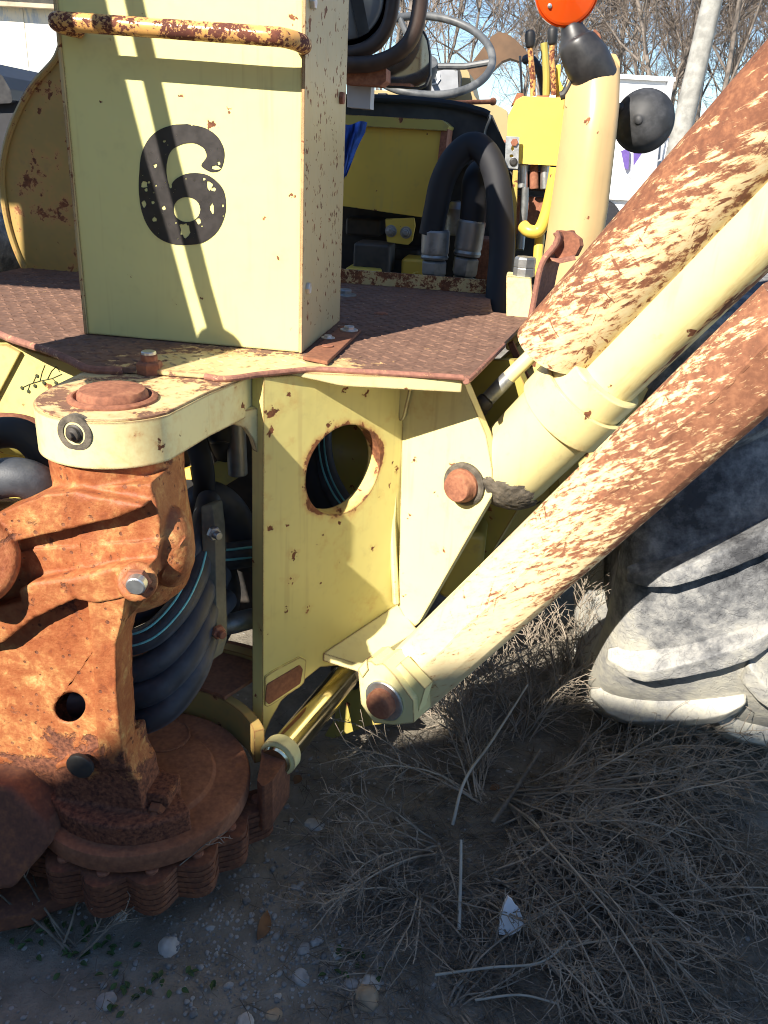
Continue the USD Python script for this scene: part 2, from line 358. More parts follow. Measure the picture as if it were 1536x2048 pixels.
plain('tan_stone', (.36, .27, .17), .8, var=.25, scale=25, bumpy=.5, bscale=90)
plain('dead_leaf', (.16, .075, .03), .8, var=.3, scale=30)
plain('green_leaf', (.035, .075, .018), .7, var=.4, scale=30)
plain('shed_trim', (.45, .36, .25), .7, var=.25, scale=6)
plain('hoop_brown', (.045, .026, .018), .5, var=.4, scale=12)
plain('bowl_black', (.03, .031, .034), .62, var=.4, scale=14, dust=(.10, .10, .105), dust_amt=.5)
plain('brown_arm', (.11, .058, .026), .55, var=.3, scale=6)
def m_amber():
    g = G(); p = g.add('principled_bsdf', {'base_color': (.85, .10, .010), 'roughness': .10, 'subsurface_weight': .1, 'subsurface_radius': (.02, .006, .002), 'subsurface_scale': .5, 'coat_weight': .5})
    t = g.add('translucent_bsdf', {'color': (.7, .08, .008)}); x = g.add('mix_closure', {'fac': .3}, closure1=p + '.BSDF', closure2=t + '.BSDF'); g.done('amber_lens', x + '.closure')
m_amber()
def m_casting():
    """orange paint gone to rust, with yellow showing through"""
    g = G(); pos = g.add('geometry') + '.position'
    n1 = g.noise(pos, 8, 6, .68, .5); n2 = g.noise(pos, 42, 6, .75, .3); n3 = g.noise(pos, 120, 4, .6); n4 = g.noise(pos, 3.2, 5, .6)
    mm = g.math('add', g.math('multiply', n1, .52), g.math('multiply', n2, .48))
    base = g.ramp(mm, [(.35, (.16, .046, .020)), (.44, (.27, .078, .027)), (.52, (.33, .115, .042)), (.59, (.43, .20, .072)), (.66, (.54, .37, .15))])
    br = g.math('add', g.math('multiply', g.noise(pos, 15, 8, .68, .3), .75), g.math('multiply', n4, .35))
    z = g.add('separate_xyz', {}, vector=pos) + '.z'
    br = g.math('add', br, g.mapr(z, .50, .25, 0, .26, 'linear'))
    br = g.math('add', br, g.mapr(z, .90, .99, 0, .06, 'linear'))
    rk = g.mapr(br, .655, .70)
    rc = g.ramp(n3, [(.3, (.05, .018, .012)), (.5, (.15, .055, .030)), (.7, (.26, .10, .05))])
    v = g.add('voronoi_texture', {'scale': 75.}, vector=pos)
    rr = g.add('separate_color', {}, color=v + '.color') + '.r'
    sp = g.mapr(g.math('subtract', g.mapr(rr, .60, 1., 0, .34, 'linear'), v + '.distance'), 0, .05)
    rk = g.math('maximum', rk, g.math('multiply', sp, .85))
    col = g.mix(rk, base, rc)
    h = g.math('add', g.math('multiply', rk, -.5), g.math('multiply', n3, .5))
    bv = g.add('bevel', {'samples': 4, 'radius': .006}) + '.bevel'
    b = g.add('bump', {'strength': .8, 'distance': .004}, height=h, normal=bv) + '.normal'
    p = g.add('principled_bsdf', {'specular_ior_level': .35}, base_color=col, roughness=g.math('add', .55, g.math('multiply', rk, .3)), normal=b); g.done('casting_rust', p + '.BSDF')
m_casting()
def m_tyre():
    g = G(); pos = g.add('geometry') + '.position'
    n1 = g.noise(pos, 5, 8, .65, .3); n2 = g.noise(pos, 26, 8, .72); z = g.add('separate_xyz', {}, vector=pos) + '.z'
    d = g.math('add', g.math('add', g.math('multiply', n1, .6), g.math('multiply', n2, .45)), g.mapr(z, .72, .30, -.04, .13, 'smoothstep'))
    col = g.ramp(d, [(.40, (.045, .046, .05)), (.50, (.15, .152, .155)), (.58, (.30, .295, .28)), (.70, (.46, .44, .37))])
    b = g.add('bump', {'strength': .7, 'distance': .003}, height=g.math('add', g.noise(pos, 90, 5, .75), g.math('multiply', g.mapr(g.noise(pos, 24, 4, .6, 1.5), .47, .50), .5))) + '.normal'
    p = g.add('principled_bsdf', {'specular_ior_level': .3}, base_color=col, roughness=.75, normal=b); g.done('dusty_tyre', p + '.BSDF')
m_tyre()
def m_ground():
    g = G(); pos = g.add('geometry') + '.position'
    n1 = g.noise(pos, 1.3, 8, .62); n2 = g.noise(pos, 14, 9, .7); n3 = g.noise(pos, 140, 4, .65)
    d = g.math('add', g.math('multiply', n1, .45), g.math('multiply', n2, .55))
    col = g.ramp(d, [(.34, (.13, .115, .092)), (.5, (.225, .20, .16)), (.62, (.30, .27, .22)), (.75, (.40, .36, .30))])
    v = g.add('voronoi_texture', {'scale': 75.}, vector=pos); rr = g.add('separate_color', {}, color=v + '.color') + '.g'
    sp = g.mapr(g.math('subtract', g.mapr(rr, .72, 1., 0, .40, 'linear'), v + '.distance'), 0, .06)
    col = g.mix(g.math('multiply', sp, .7), col, (.40, .385, .36))
    h = g.math('add', g.math('multiply', n3, .4), g.math('add', g.math('multiply', n2, 1.6), g.math('multiply', sp, .6)))
    b = g.add('bump', {'strength': .8, 'distance': .012}, height=h) + '.normal'
    p = g.add('principled_bsdf', {'roughness': .95, 'specular_ior_level': .15}, base_color=col, normal=b); g.done('dirt', p + '.BSDF')
m_ground()
def m_shed():
    g = G(); pos = g.add('geometry') + '.position'
    vec = g.add('mapping', {'scale': (3.2, 3.2, .8)}, vector=pos) + '.vector'
    d = g.math('add', g.math('multiply', g.noise(vec, 2.2, 9, .72, .5), .7), g.math('multiply', g.noise(vec, 9, 7, .7), .3))
    col = g.ramp(d, [(.40, (.40, .43, .46)), (.47, (.52, .55, .56)), (.52, (.74, .68, .54)), (.7, (.80, .74, .60))])
    p = g.add('principled_bsdf', {'roughness': .6}, base_color=col); g.done('shed_paint', p + '.BSDF')
m_shed()
# ------------------------------------------------------------------ ground
rng = np.random.default_rng(7); random.seed(7)
def ground_z(x, y):
    p = np.stack([np.asarray(x, float), np.asarray(y, float), np.zeros_like(np.asarray(x, float))], -1)
    return (meshkit.fbm(p * 1.6, 5, 3) - .5) * .055 + (meshkit.fbm(p * 13, 3, 5) - .5) * .016
_gxs = np.arange(-3, 5.01, .02); _gys = np.arange(-1.5, 6.01, .02); _GZ = ground_z(*np.meshgrid(_gxs, _gys, indexing='ij'))
def gz1(x, y):
    i, j = int((x + 3) / .02), int((y + 1.5) / .02)
    if not (0 <= i < len(_gxs) and 0 <= j < len(_gys)): return 0.0
    return float(_GZ[i, j])
gx = np.concatenate([-np.geomspace(400, 2.2, 26), np.linspace(-2, 3, 230), np.geomspace(3.2, 400, 26)])
gy = np.concatenate([-np.geomspace(60, .4, 18), np.linspace(-.3, 4.2, 210), np.geomspace(4.4, 500, 30)])
X, Y = np.meshgrid(gx, gy, indexing='ij')
far = np.clip((np.hypot(X, Y - 2) - 4) / 10, 0, 1)
Zg = ground_z(X, Y) * (1 - far) + far * (meshkit.fbm(np.stack([X, Y, 0 * X], -1) * .05, 3, 9) - .5) * .5
i, j = np.meshgrid(np.arange(len(gx) - 1), np.arange(len(gy) - 1), indexing='ij'); ny = len(gy)
q = np.stack([i * ny + j, (i + 1) * ny + j, (i + 1) * ny + j + 1, i * ny + j + 1], -1).reshape(-1, 4)
gm = trimesh.Trimesh(np.stack([X, Y, Zg], -1).reshape(-1, 3), np.vstack([q[:, [0, 1, 2]], q[:, [0, 2, 3]]]), process=False)
m = usdkit.mesh(stage, '/World/ground', gm, LOOK['dirt'], True); tag(m.GetPrim(), 'grey brown dirt ground with small stones', 'ground', kind='structure')

# ------------------------------------------------------------------ the backhoe tractor
T = thing('backhoe_tractor', 'rusty pale yellow backhoe tractor with the numeral 6 on its control tower', 'backhoe', MBASE)
PVa, PVb = -.02, .035
def PV(z): return W(PVa, PVb, z)
def rad(k, r, z): return W(PVa + r * math.cos(k), PVb + r * math.sin(k), z)

# --- main frame plate with round hole
TH = math.radians(50); pdir = D3(math.cos(TH), math.sin(TH)); pn = D3(math.sin(TH), -math.cos(TH)); PA = W(.185, .27, 0)
onP = lambda x, y: ppl(x, y, PA, pn)
hc = onP(688, 941)
hole = [hc + .108 * (math.cos(t) * pdir + math.sin(t) * ZZ) for t in np.linspace(0, 2 * np.pi, 48, endpoint=False)]
capz = lambda P_: [np.array([q[0], q[1], min(q[2], 1.0695)]) for q in P_]
metal('plate_paint', (.70, .61, .22), thr=.70, edge=.30, spots=.34, spot_scale=27, spot_min=.5, stain=.55, dirt=.14, scale=6,
      rings=[(hc, .108, .030, .15), (hc + pdir * .075 + ZZ * .02, .02, .07, .16), (hc - pdir * .09 - ZZ * .06, .0, .05, .14), (hc + pdir * .02 - ZZ * .15, .0, .10, .06)])
fp = part(T, 'frame_plate', slab(capz(onP(*p) for p in ((527, 735), (822, 735), (806, 830), (797, 1215), (720, 1338), (670, 1331), (640, 1334), (600, 1366), (562, 1402), (541, 1440), (525, 1480))), -pn * .044, [hole]), 'plate_paint', 30)
part(fp, 'weld_patch', slab([onP(*p) for p in ((528, 1352), (545, 1340), (598, 1312), (610, 1318), (606, 1362), (596, 1372), (540, 1408), (528, 1412))], pn * .006, rnd=.008), 'frame_paint')
part(fp, 'rust_patch', slab([onP(*p) + pn * .006 for p in ((530, 1366), (596, 1327), (602, 1336), (597, 1364), (534, 1406), (527, 1398))], pn * .002, rnd=.006), 'disc_rust', label='bare dark rust patch')
# lower flange, sunlit, butted to the plate
fi = [onP(645, 1306) + pn * .002, onP(795, 1207) + pn * .002]
fo = [pz(722, 1330, .335), pz(640, 1320, .345)]
zf = fi[0][2]
part(T, 'lower_flange', slab([fi[0], fi[1], ppl(836, 1262, fi[0], unit(np.cross(fi[1] - fi[0], fo[0] - fi[0]))), fo[0]], -ZZ * .022), 'bracket_paint')

# --- side plates of the stabilizer mount
SA = math.radians(-24); sd = D3(math.cos(SA), math.sin(SA)); sn = D3(math.sin(SA), -math.cos(SA))   # sn looks back at the viewer
SB = W(.436, .570, 0)
onS = lambda x, y, off=0.0: ppl(x, y, SB + sn * off, sn)
side = capz(onS(*p) for p in ((806, 752), (922, 752), (972, 870), (985, 940), (984, 992), (940, 1068), (838, 1246), (822, 1259), (797, 1212)))
part(T, 'side_plate', slab(side, -sn * .026), 'bracket_paint')
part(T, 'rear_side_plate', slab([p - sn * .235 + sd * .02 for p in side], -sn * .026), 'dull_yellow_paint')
part(T, 'weld_bead', hose([onS(797, 835) + sn * .006, onS(790, 1000) + sn * .006, onS(789, 1060) + sn * .008, onS(795, 1205) + sn * .006], .009, n=8), 'bracket_paint')
pc = onS(930, 967)
up = part(T, 'cylinder_pin', [lathe(pc, sn, [(.040, 0), (.040, .020), (.036, .026), (.034, .040), (.030, .046)], 36)], 'pin_rust')
part(up, 'pin_washer', [lathe(pc, sn, [(.052, .001), (.052, .008), (.047, .012)], 36)], 'grime')
part(T, 'upper_gusset', slab(capz([onS(800, 752, .004), onS(830, 752, .004), onS(812, 830, .004), onS(804, 850, .004)]), sn * .012, rnd=.004), 'bracket_paint')

# --- lug and front strip of the swing frame
lugp = [W(-.150, .36, 0), W(-.158, .20, 0), W(-.160, .08, 0)]
lugp += [W(PVa + .135 * math.cos(t), PVb + .005 + .135 * math.sin(t), 0) for t in np.radians(np.linspace(186, 336, 22))]
lugp += [W(.112, .05, 0), W(.122, .13, 0), W(.138, .20, 0), W(.149, .25, 0), W(.150, .36, 0)]
z0l, z1l = .985, 1.066
lg = part(T, 'swing_lug', slab([p + ZZ * z0l for p in lugp], ZZ * (z1l - z0l)), 'lug_paint')
part(lg, 'lug_top', slab([p + ZZ * (z1l + .0005) + unit(PV(0) - p) * .004 for p in lugp], ZZ * .0035), 'lug_top_paint')
part(lg, 'lug_web', slab([PA - pn * .022 + (q[0] * -pdir) + ZZ * q[1] for q in ((0, .985), (0, .90), (.012, .935), (.03, .962), (.07, .98), (.14, .9845), (.10, 1.0), (.0, 1.0))], -pn * .018), 'lug_paint')
part(lg, 'swing_pin', [lathe(PV(z1l + .003), ZZ, [(.078, 0), (.078, .005), (.070, .009), (.067, .008), (.066, .004), (.062, .003), (.061, .012), (.056, .019), (.035, .022), (.012, .0225)], 44)], 'pin_rust', label='domed rusty swing pivot pin')
gp = pb(150, 866, PVb - .127); gn = unit(gp - PV(gp[2]))
part(lg, 'grease_scar', [lathe(gp, gn, [(.031, -.012), (.031, .002), (.026, .0035), (.020, .0035), (.019, -.006)], 28)], 'grime')
part(lg, 'grease_fitting', [lathe(gp, gn, [(.016, -.010), (.016, .0025), (.012, .005), (.0115, .010), (.005, .012), (.005, .018)], 20)], 'dark_metal')
nb = pz(300, 748, z1l + .003)
part(lg, 'swing_bolt', [hexnut(nb, ZZ, .026, .026), cyl(nb + ZZ * .022, nb + ZZ * .040, .0165, 20)], 'pin_rust')
part(lg, 'bolt_end', [cyl(nb + ZZ * .038, nb + ZZ * .046, .0145, 20)], 'zinc')

# --- deck of diamond plate
deck = [(-.95, .95), (-.70, .60), (-.466, .402), (-.36, .335), (-.283, .291), (-.21, .238), (-.14, .186), (-.08, .200), (.0, .208), (.085, .215), (.115, .206), (.142, .222), (.175, .262), (.211, .295), (.25, .33), (.286, .349), (.40, .365), (.575, .388), (.583, .376), (.592, .388), (.65, .745), (.713, 1.14), (.655, 1.16), (.604, 1.173), (.59, 1.35), (.582, 1.52), (-.647, 1.60), (-.95, 1.60)]
ZD = 1.082
dk = part(T, 'deck_plate', slab([W(a, b, ZD - .010) for a, b in deck], ZZ * .010), 'deck_rust')
dpoly = Polygon(deck).buffer(-.012)
lv, lf = [], []
px_, py_ = .040, .0275
for r in range(-4, 75):
    for c in range(-32, 26):
        a, b = c * px_ + (r % 2) * px_ / 2, r * py_ + .15
        if not dpoly.contains(Point(a, b)) or (-.292 < a < .23 and .44 < b < .86): continue
        ang = math.radians(38 if (r + 0) % 2 else -38) + rng.normal(0, .04); L, Wd, hgt = .0160, .0044, .0025
        ca, sa = math.cos(ang), math.sin(ang); n0 = len(lv)
        for (s, t, h) in ((-1, 0, 0), (0, -1, 0), (1, 0, 0), (0, 1, 0)): lv.append(W(a + ca * s * L - sa * t * Wd, b + sa * s * L + ca * t * Wd, ZD + .0002))
        for s in (-.55, .55): lv.append(W(a + ca * s * L, b + sa * s * L, ZD + hgt))
        lf += [(n0, n0 + 1, n0 + 4), (n0 + 1, n0 + 5, n0 + 4), (n0 + 1, n0 + 2, n0 + 5), (n0 + 2, n0 + 3, n0 + 5), (n0 + 3, n0 + 4, n0 + 5), (n0 + 3, n0, n0 + 4)]
part(dk, 'tread_lugs', trimesh.Trimesh(np.array(lv), np.array(lf), process=False), 'deck_rust', False, kind='stuff', label='raised diamond tread of the deck')
# torn, bright edge along the front of the deck
edge_pts = [W(a, b, ZD - .006) for a, b in deck[9:21]]
part(dk, 'deck_edge', tube(np.array(catmull(edge_pts, 4)) + np.array([0, 0, 0]), .0065, 8), 'edge_rust')
edge2 = [W(a, b, ZD - .006) for a, b in deck[1:8]]
part(dk, 'deck_edge', tube(catmull(edge2, 4), .0085, 8), 'edge_rust')
part(T, 'deck_apron', slab([W(.20, .318, ZD - .011), W(.575, .398, ZD - .011), W(.575, .398, ZD - .040), W(.33, .352, ZD - .036)], D3(-.02, .1) * .12), 'bracket_paint')
part(T, 'deck_lip', boxm(.06, .585, 1.50, 1.512, ZD + .001, ZD + .045), 'lip_rust')
part(T, 'deck_lip', boxm(-.64, .06, 1.54, 1.552, ZD + .001, ZD + .045), 'lip_rust')

# --- control tower
ct = numbered(T + '/control_tower'); UsdGeom.Xform.Define(stage, ct)
A0, A1, B0_, B1_, ZT = -.286, .219, .444, .838, 1.95
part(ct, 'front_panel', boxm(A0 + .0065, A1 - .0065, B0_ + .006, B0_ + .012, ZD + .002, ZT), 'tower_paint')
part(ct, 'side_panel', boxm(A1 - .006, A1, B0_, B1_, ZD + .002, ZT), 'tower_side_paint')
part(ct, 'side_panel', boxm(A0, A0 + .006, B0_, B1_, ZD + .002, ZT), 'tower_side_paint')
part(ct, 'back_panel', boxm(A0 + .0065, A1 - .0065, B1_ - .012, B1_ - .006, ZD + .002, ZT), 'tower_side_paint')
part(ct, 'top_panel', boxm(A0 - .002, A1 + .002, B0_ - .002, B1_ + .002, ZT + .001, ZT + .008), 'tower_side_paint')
bl, brt = pb(97, 41, B0_ - .075), pb(588, 76, B0_ - .072)
fl, fr = pb(142, 66, B0_ + .006), pb(605, 92, B0_ + .002)
fl = W(-.238, B0_ + .004, bl_z := float((bl - PIV)[2]) - .004); fr = W(A1 - .004, B0_ + .002, float((brt - PIV)[2]) - .004)
dirb = unit(brt - bl)
part(ct, 'grab_bar', hose([fl, fl * .55 + (bl + dirb * .012) * .45 - dirb * .01, bl + dirb * .018, bl + dirb * .06, bl * .5 + brt * .5, brt - dirb * .055, brt - dirb * .02 + vv * .012, fr * .6 + brt * .4, fr], .0165, 7, 18), 'bar_paint')
part(ct, 'tower_bolt', [bolt(pa(614, 576, A1), uu, .013, .008), ], 'zinc')
part(ct, 'tower_bolt', [bolt(pa(680, 196, A1), uu, .014, .010)], 'pin_rust', label='rusty bolt')
part(ct, 'tower_bolt', [bolt(pa(622, 4, A1), uu, .013, .010)], 'zinc')
ba = [pz(x, y, ZD + .010) for x, y in ((606, 713), (655, 723), (721, 660), (690, 652), (682, 652))]
bk = part(ct, 'base_angle', slab(ba, -ZZ * .007), 'disc_rust')
part(bk, 'angle_bolt', [bolt(pz(698, 660, ZD + .011), ZZ, .014, .010, washer=.022)], 'zinc')
part(bk, 'angle_bolt', [bolt(pz(656, 675, ZD + .011), ZZ, .010, .006, washer=.016)], 'zinc')
part(bk, 'angle_hole', [lathe(pz(655, 692, ZD + .011), ZZ, [(.014, 0), (.013, .0015)], 20)], 'pin_rust')
part(T, 'deck_bolt', [bolt(pz(690, 590, ZD + .001), ZZ, .022, .018, washer=.035)], 'grey_metal')
part(T, 'deck_bolt', [bolt(pz(762, 627, ZD + .001), ZZ, .016, .003, washer=.020)], 'pin_rust')
# the numeral, with the chips it has lost
out6 = [(375, 248), (345, 250), (315, 262), (295, 282), (283, 310), (279, 345), (278, 380), (282, 415), (292, 445), (310, 470), (335, 485), (365, 490), (400, 487), (425, 473), (440, 455), (450, 430), (452, 405), (447, 380), (433, 362), (415, 350), (395, 346), (375, 347), (358, 354), (346, 364), (341, 375), (335, 358), (333, 335), (338, 310), (350, 295), (368, 287), (388, 286), (405, 294), (412, 304), (413, 315), (403, 330), (410, 338), (425, 344), (440, 340), (447, 325), (449, 305), (443, 285), (430, 268), (408, 255)]
def px6(pts): return Polygon([((lambda w: ((w - PIV) @ uu, w[2]))(pb(x, y, B0_ + .006))) for x, y in pts])
six = px6(catmull(out6 + out6[:1], 4)).buffer(0)
six = six.difference(px6([(374 + 27 * math.cos(t), 419 + 25 * math.sin(t)) for t in np.linspace(0, 6.28, 24)]))
def chip(x, y, r, k=9, sx=1., sy=1.):
    return px6([(x + sx * r * random.uniform(.55, 1.25) * math.cos(t), y + sy * r * random.uniform(.55, 1.25) * math.sin(t)) for t in np.linspace(0, 2 * np.pi, k, endpoint=False)])
for c in ((370, 460, 13, 14, .95, 1.45), (289, 370, 8, 10), (288, 408, 6, 9, .8, 1.3), (309, 438, 5, 10), (311, 331, 4.5, 10), (425, 416, 7, 11, .7, 1.7), (420, 371, 8, 11, 1., 1.2), (427, 379, 5, 9), (431, 335, 8, 12, 1.5, .5), (438, 326, 4, 8), (397, 442, 6, 9), (328, 415, 4.5, 8), (342, 372, 4, 9), (312, 371, 2.4, 7), (306, 405, 3.5, 8), (329, 283, 3, 8), (336, 290, 1.5, 6), (408, 358, 3.5, 8), (372, 357, 2, 7), (446, 411, 3, 7), (404, 452, 2.5, 7), (447, 432, 2, 6), (352, 445, 2, 6), (308, 385, 2, 6), (312, 440, 3, 8), (384, 250, 3, 6), (298, 365, 3, 7), (293, 379, 4, 8)): six = six.difference(chip(*c))
for _ in range(60): six = six.difference(chip(random.uniform(280, 450), random.uniform(260, 488), random.uniform(.5, 1.3), 6))
six = six.simplify(.0003)
parts6 = [trimesh.creation.extrude_polygon(gq, .0012, engine='earcut') for gq in getattr(six, 'geoms', [six]) if gq.area > 2e-6]
m6 = trimesh.util.concatenate(parts6); v6 = np.asarray(m6.vertices)
m6.vertices = PIV + v6[:, :1] * uu + (B0_ + .0058 - v6[:, 2:]) * vv + v6[:, 1:2] * ZZ; m6.invert()
part(ct, 'numeral', m6, 'numeral_black', False, label='black chipped painted numeral 6')

# --- swing disc, chain, rod
dz = .22
sdk = part(T, 'swing_disc', [lathe(PV(0), ZZ, [(.10, dz - .05), (.218, dz - .05), (.228, dz - .042), (.230, dz - .016), (.226, dz - .004), (.215, dz - .001), (.206, dz - .003), (.155, dz - .001), (.148, dz + .008), (.12, dz + .012), (.02, dz + .012), (0, dz + .012)], 72)], 'disc_rust')
part(sdk, 'disc_boss', [lathe(pz(330, 1472, dz + .012), ZZ, [(.058, 0), (.058, .003), (.054, .005), (.052, .002), (0.01, .002)], 36)], 'disc_rust')
rc = .219; pitch = math.radians(24.5)
def link(p, q, z, h, r):
    d = unit(q - p); n = np.cross(ZZ, d); pts = []
    for c, s in ((p, -1), (q, 1)):
        a0 = math.pi / 2 if s < 0 else -math.pi / 2
        for t in np.linspace(a0 - .62, a0 + math.pi + .62, 10): pts.append(c + r * (math.cos(t) * d + math.sin(t) * n))
    # waist between the two round ends
    mid = (p + q) / 2
    pts.insert(10, mid - n * r * .34); pts.append(mid + n * r * .34)
    return slab([w * np.array([1, 1, 0]) + ZZ * z for w in pts], ZZ * h)
ch = numbered(T + '/swing_chain'); UsdGeom.Xform.Define(stage, ch)
a_t = math.radians(-14)
pins = [rad(a_t - k * pitch, rc, 0) for k in range(0, 9)]
tdir = D3(.33, .944)
pins = [pins[0] + tdir * .096] + pins
zc0, nl, hl, gap = .082, 6, .0120, .0024
for k in range(len(pins) - 1):
    for l in range(nl):
        off = .0016 * ((l + k) % 2) ; rr = .0365 + rng.uniform(-.0012, .0012)
        if (l + k) % 2 == 0:
            part(ch, 'chain_plate', link(pins[k], pins[k + 1], zc0 + l * (hl + gap), hl, rr), 'chain_rust')
        else:
            part(ch, 'chain_plate', link(pins[k], pins[k + 1], zc0 + l * (hl + gap), hl * .92, rr - .002), 'chain_rust')
for p in pins: part(ch, 'chain_pin', [lathe(p * np.array([1, 1, 0]), ZZ, [(.013, zc0 - .004), (.013, zc0 + nl * (hl + gap) + .003), (.009, zc0 + nl * (hl + gap) + .005)], 14)], 'pin_rust')
rp1 = pd(572, 1496, 1.90); rp2 = pd(697, 1345, 2.17); rdir = unit(rp2 - rp1)
part(T, 'rod_end', slab([pz(x, y, .245) for x, y in ((520, 1530), (523, 1500), (540, 1482), (562, 1476), (580, 1488), (579, 1508), (545, 1560), (525, 1575), (514, 1560))], -ZZ * .125, rnd=.006), 'chain_rust', label='rusty block joining chain to rod')
part(T, 'rod_collar', [lathe(rp1 - rdir * .012, rdir, [(.038, -.03), (.045, -.026), (.045, .0), (.041, .008), (.036, .010)], 32)], 'bracket_paint')
part(T, 'chrome_rod', [cyl(rp1 - rdir * .05, rp2 + rdir * .05, .0365, 40)], 'chrome_rod')
part(T, 'rod_gland', [lathe(rp2 - rdir * .015, rdir, [(.037, 0), (.046, .002), (.050, .02), (.052, .05), (.058, .06), (.058, .35)], 36)], 'dark_metal')
part(T, 'gland_bracket', slab([onS(x, y, .10) for x, y in ((690, 1330), (716, 1330), (724, 1405), (776, 1446), (735, 1452), (660, 1480), (648, 1490), (645, 1478), (668, 1440))], -sn * .02, rnd=.004), 'dull_yellow_paint')

# --- stabilizer: lower clevis, leg tube
LP = pd(770, 1400, 1.86)
onL = lambda x, y, off=0.0: ppl(x, y, LP + sn * off, sn)
cl = part(T, 'leg_clevis', slab([onL(*p) for p in ((716, 1340), (727, 1324), (742, 1322), (750, 1330), (766, 1327), (790, 1352), (826, 1402), (828, 1446), (790, 1450), (748, 1446), (722, 1408))], -sn * .075, rnd=.004), 'bracket_paint')
part(cl, 'clevis_tab', slab([onL(*p, off=.004) for p in ((716, 1338), (733, 1318), (736, 1340), (724, 1356))], -sn * .02), 'bracket_paint')
lp = part(cl, 'leg_pin', [lathe(LP, sn, [(.034, 0), (.034, .024), (.031, .030), (.026, .033), (.016, .034), (0, .034)], 36)], 'pin_rust')
part(lp, 'leg_washer', [lathe(LP, sn, [(.049, .001), (.049, .006), (.046, .008)], 36)], 'zinc')
L1 = pd(836, 1349, 1.95); L2 = pd(1536, 700, 1.95 * .68)
L2 = ppl(1536, 700, L1, sn)       # the leg swings square to its pin
ld = unit(L2 - L1); ln = sn; le = np.cross(ln, ld); le = le if le[2] > 0 else -le
def rrect(w, h, r, n=6):
    P = []
    for cx, cy, a in ((w / 2 - r, h / 2 - r, 0), (-w / 2 + r, h / 2 - r, 90), (-w / 2 + r, -h / 2 + r, 180), (w / 2 - r, -h / 2 + r, 270)):
        for t in np.linspace(a, a + 90, n): P.append((cx + r * math.cos(math.radians(t)), cy + r * math.sin(math.radians(t))))
    return P
LW, LDp = .150, .125
def leg_section():
    P = [(.078, -.010), (.078, .030), (.070, .047), (.055, .056), (.004, .068), (-.048, .055), (-.066, .044), (-.076, .026), (-.078, -.010), (-.072, -.05), (-.055, -.062), (.055, -.062), (.072, -.05)]
    return np.array(Polygon(P).buffer(-.008).buffer(.008, quad_segs=3).exterior.coords[:-1])
def box_tube(o, d, e, n, L, w, h, r, k=40, sag=0.0):
    S = np.array(rrect(w, h, r)) if r else leg_section(); m = len(S); V = []
    for s in np.linspace(0, L, k):
        V.append(o + d * s + S[:, :1] * e + S[:, 1:] * n)
    V = np.vstack(V + [o[None], (o + d * L)[None]]); F = []
    for i in range(k - 1):
        for j in range(m):
            a, b, c, e_ = i * m + j, i * m + (j + 1) % m, (i + 1) * m + (j + 1) % m, (i + 1) * m + j
            F += [(a, b, c), (a, c, e_)]
    for j in range(m):
        F.append((k * m, (j + 1) % m, j)); F.append((k * m + 1, (k - 1) * m + j, (k - 1) * m + (j + 1) % m))
    t = trimesh.Trimesh(V, np.array(F), process=False)
    if t.volume < 0: t.invert()
    return t
metal('leg_paint', (.74, .62, .36), thr=.56, scale=13., fine=.62, scratch=.10, sdirs=[(unit(ld + .5 * le), unit(le - .5 * ld), ln), (unit(ld - .25 * le), unit(le + .25 * ld), ln), (unit(le + .3 * ld), unit(ld - .3 * le), ln)], soft=.034, stain=.35, stain_col=(.55, .28, .10), dirt=.12, rough=.42, axes=(ld, unit(le + .35 * ld), ln), scl=(.6, 1.9, 1.3), bevel=0,
      grad=(unit(ld * .55 - le * 1.0), float(unit(ld * .55 - le * 1.0) @ (L1 + ld * .50)), .50), rust=[(0, (.11, .042, .022)), (.5, (.22, .088, .045)), (1, (.40, .18, .09))], bump=.5)
leg = part(T, 'stabilizer_leg', box_tube(L1 - ld * .035, ld, le, ln, 1.15, LW, LDp, 0), 'leg_paint', 25)
sb = [L1 + ld * s + ln * .0635 + le * (.006 * math.sin(s * 31) * .3 + .004) for s in np.linspace(.12, 1.1, 90)]
part(leg, 'weld_seam', tube(sb, .0055 + .0016 * np.sin(np.arange(90) * 2.1), 8), 'leg_paint')
part(leg, 'leg_end_plate', box_tube(L1 - ld * .047, ld, le, ln, .011, LW, LDp, 0, 2), 'bracket_paint')
# eye plates between clevis and tube
part(leg, 'leg_eye', slab([onL(*p, off=-.02) for p in ((760, 1365), (800, 1325), (850, 1378), (835, 1430), (790, 1440), (755, 1420))], -sn * .035), 'bracket_paint')

# --- stabilizer cylinder with its guard
C0 = ppl(1030, 924, pc - sn * .10, sn); C1 = ppl(1476, 479, pc - sn * .10, sn)
cd = unit(C1 - C0); ce = np.cross(sn, cd); ce = ce if ce[2] > 0 else -ce
depth0 = (C0 - CAM) @ FW
sleeve_r = .098; barrel_r = .071
metal('barrel_paint', (.74, .63, .30), thr=.685, scale=6., fine=.45, stain=.6, stain_col=(.50, .33, .10), dirt=.12, dirt_col=(.45, .32, .12), rough=.33, axes=(cd, ce, sn), scl=(.35, 1.6, 1.6), bevel=0, spots=.10, spot_scale=32,
      grad=(-unit(ce), float(-unit(ce) @ (C0 - ce * .035)), 3.2))
cy = numbered(T + '/stabilizer_cylinder'); UsdGeom.Xform.Define(stage, cy)
part(cy, 'sleeve', [lathe(C0, cd, [(.02, -.080), (.05, -.078), (.075, -.068), (.090, -.050), (.097, -.025), (.098, 0), (.098, .30), (.094, .303), (.072, .305)], 56)], 'cylinder_paint')
part(cy, 'barrel', [lathe(C0 - ce * .012, cd, [(barrel_r, .29), (barrel_r, 1.2)], 56)], 'barrel_paint')
bl_ = np.asarray([])
mud = trimesh.creation.icosphere(5, .112); k_ = mud.vertices @ unit(-cd * .70 - ce * .52 + sn * .62)
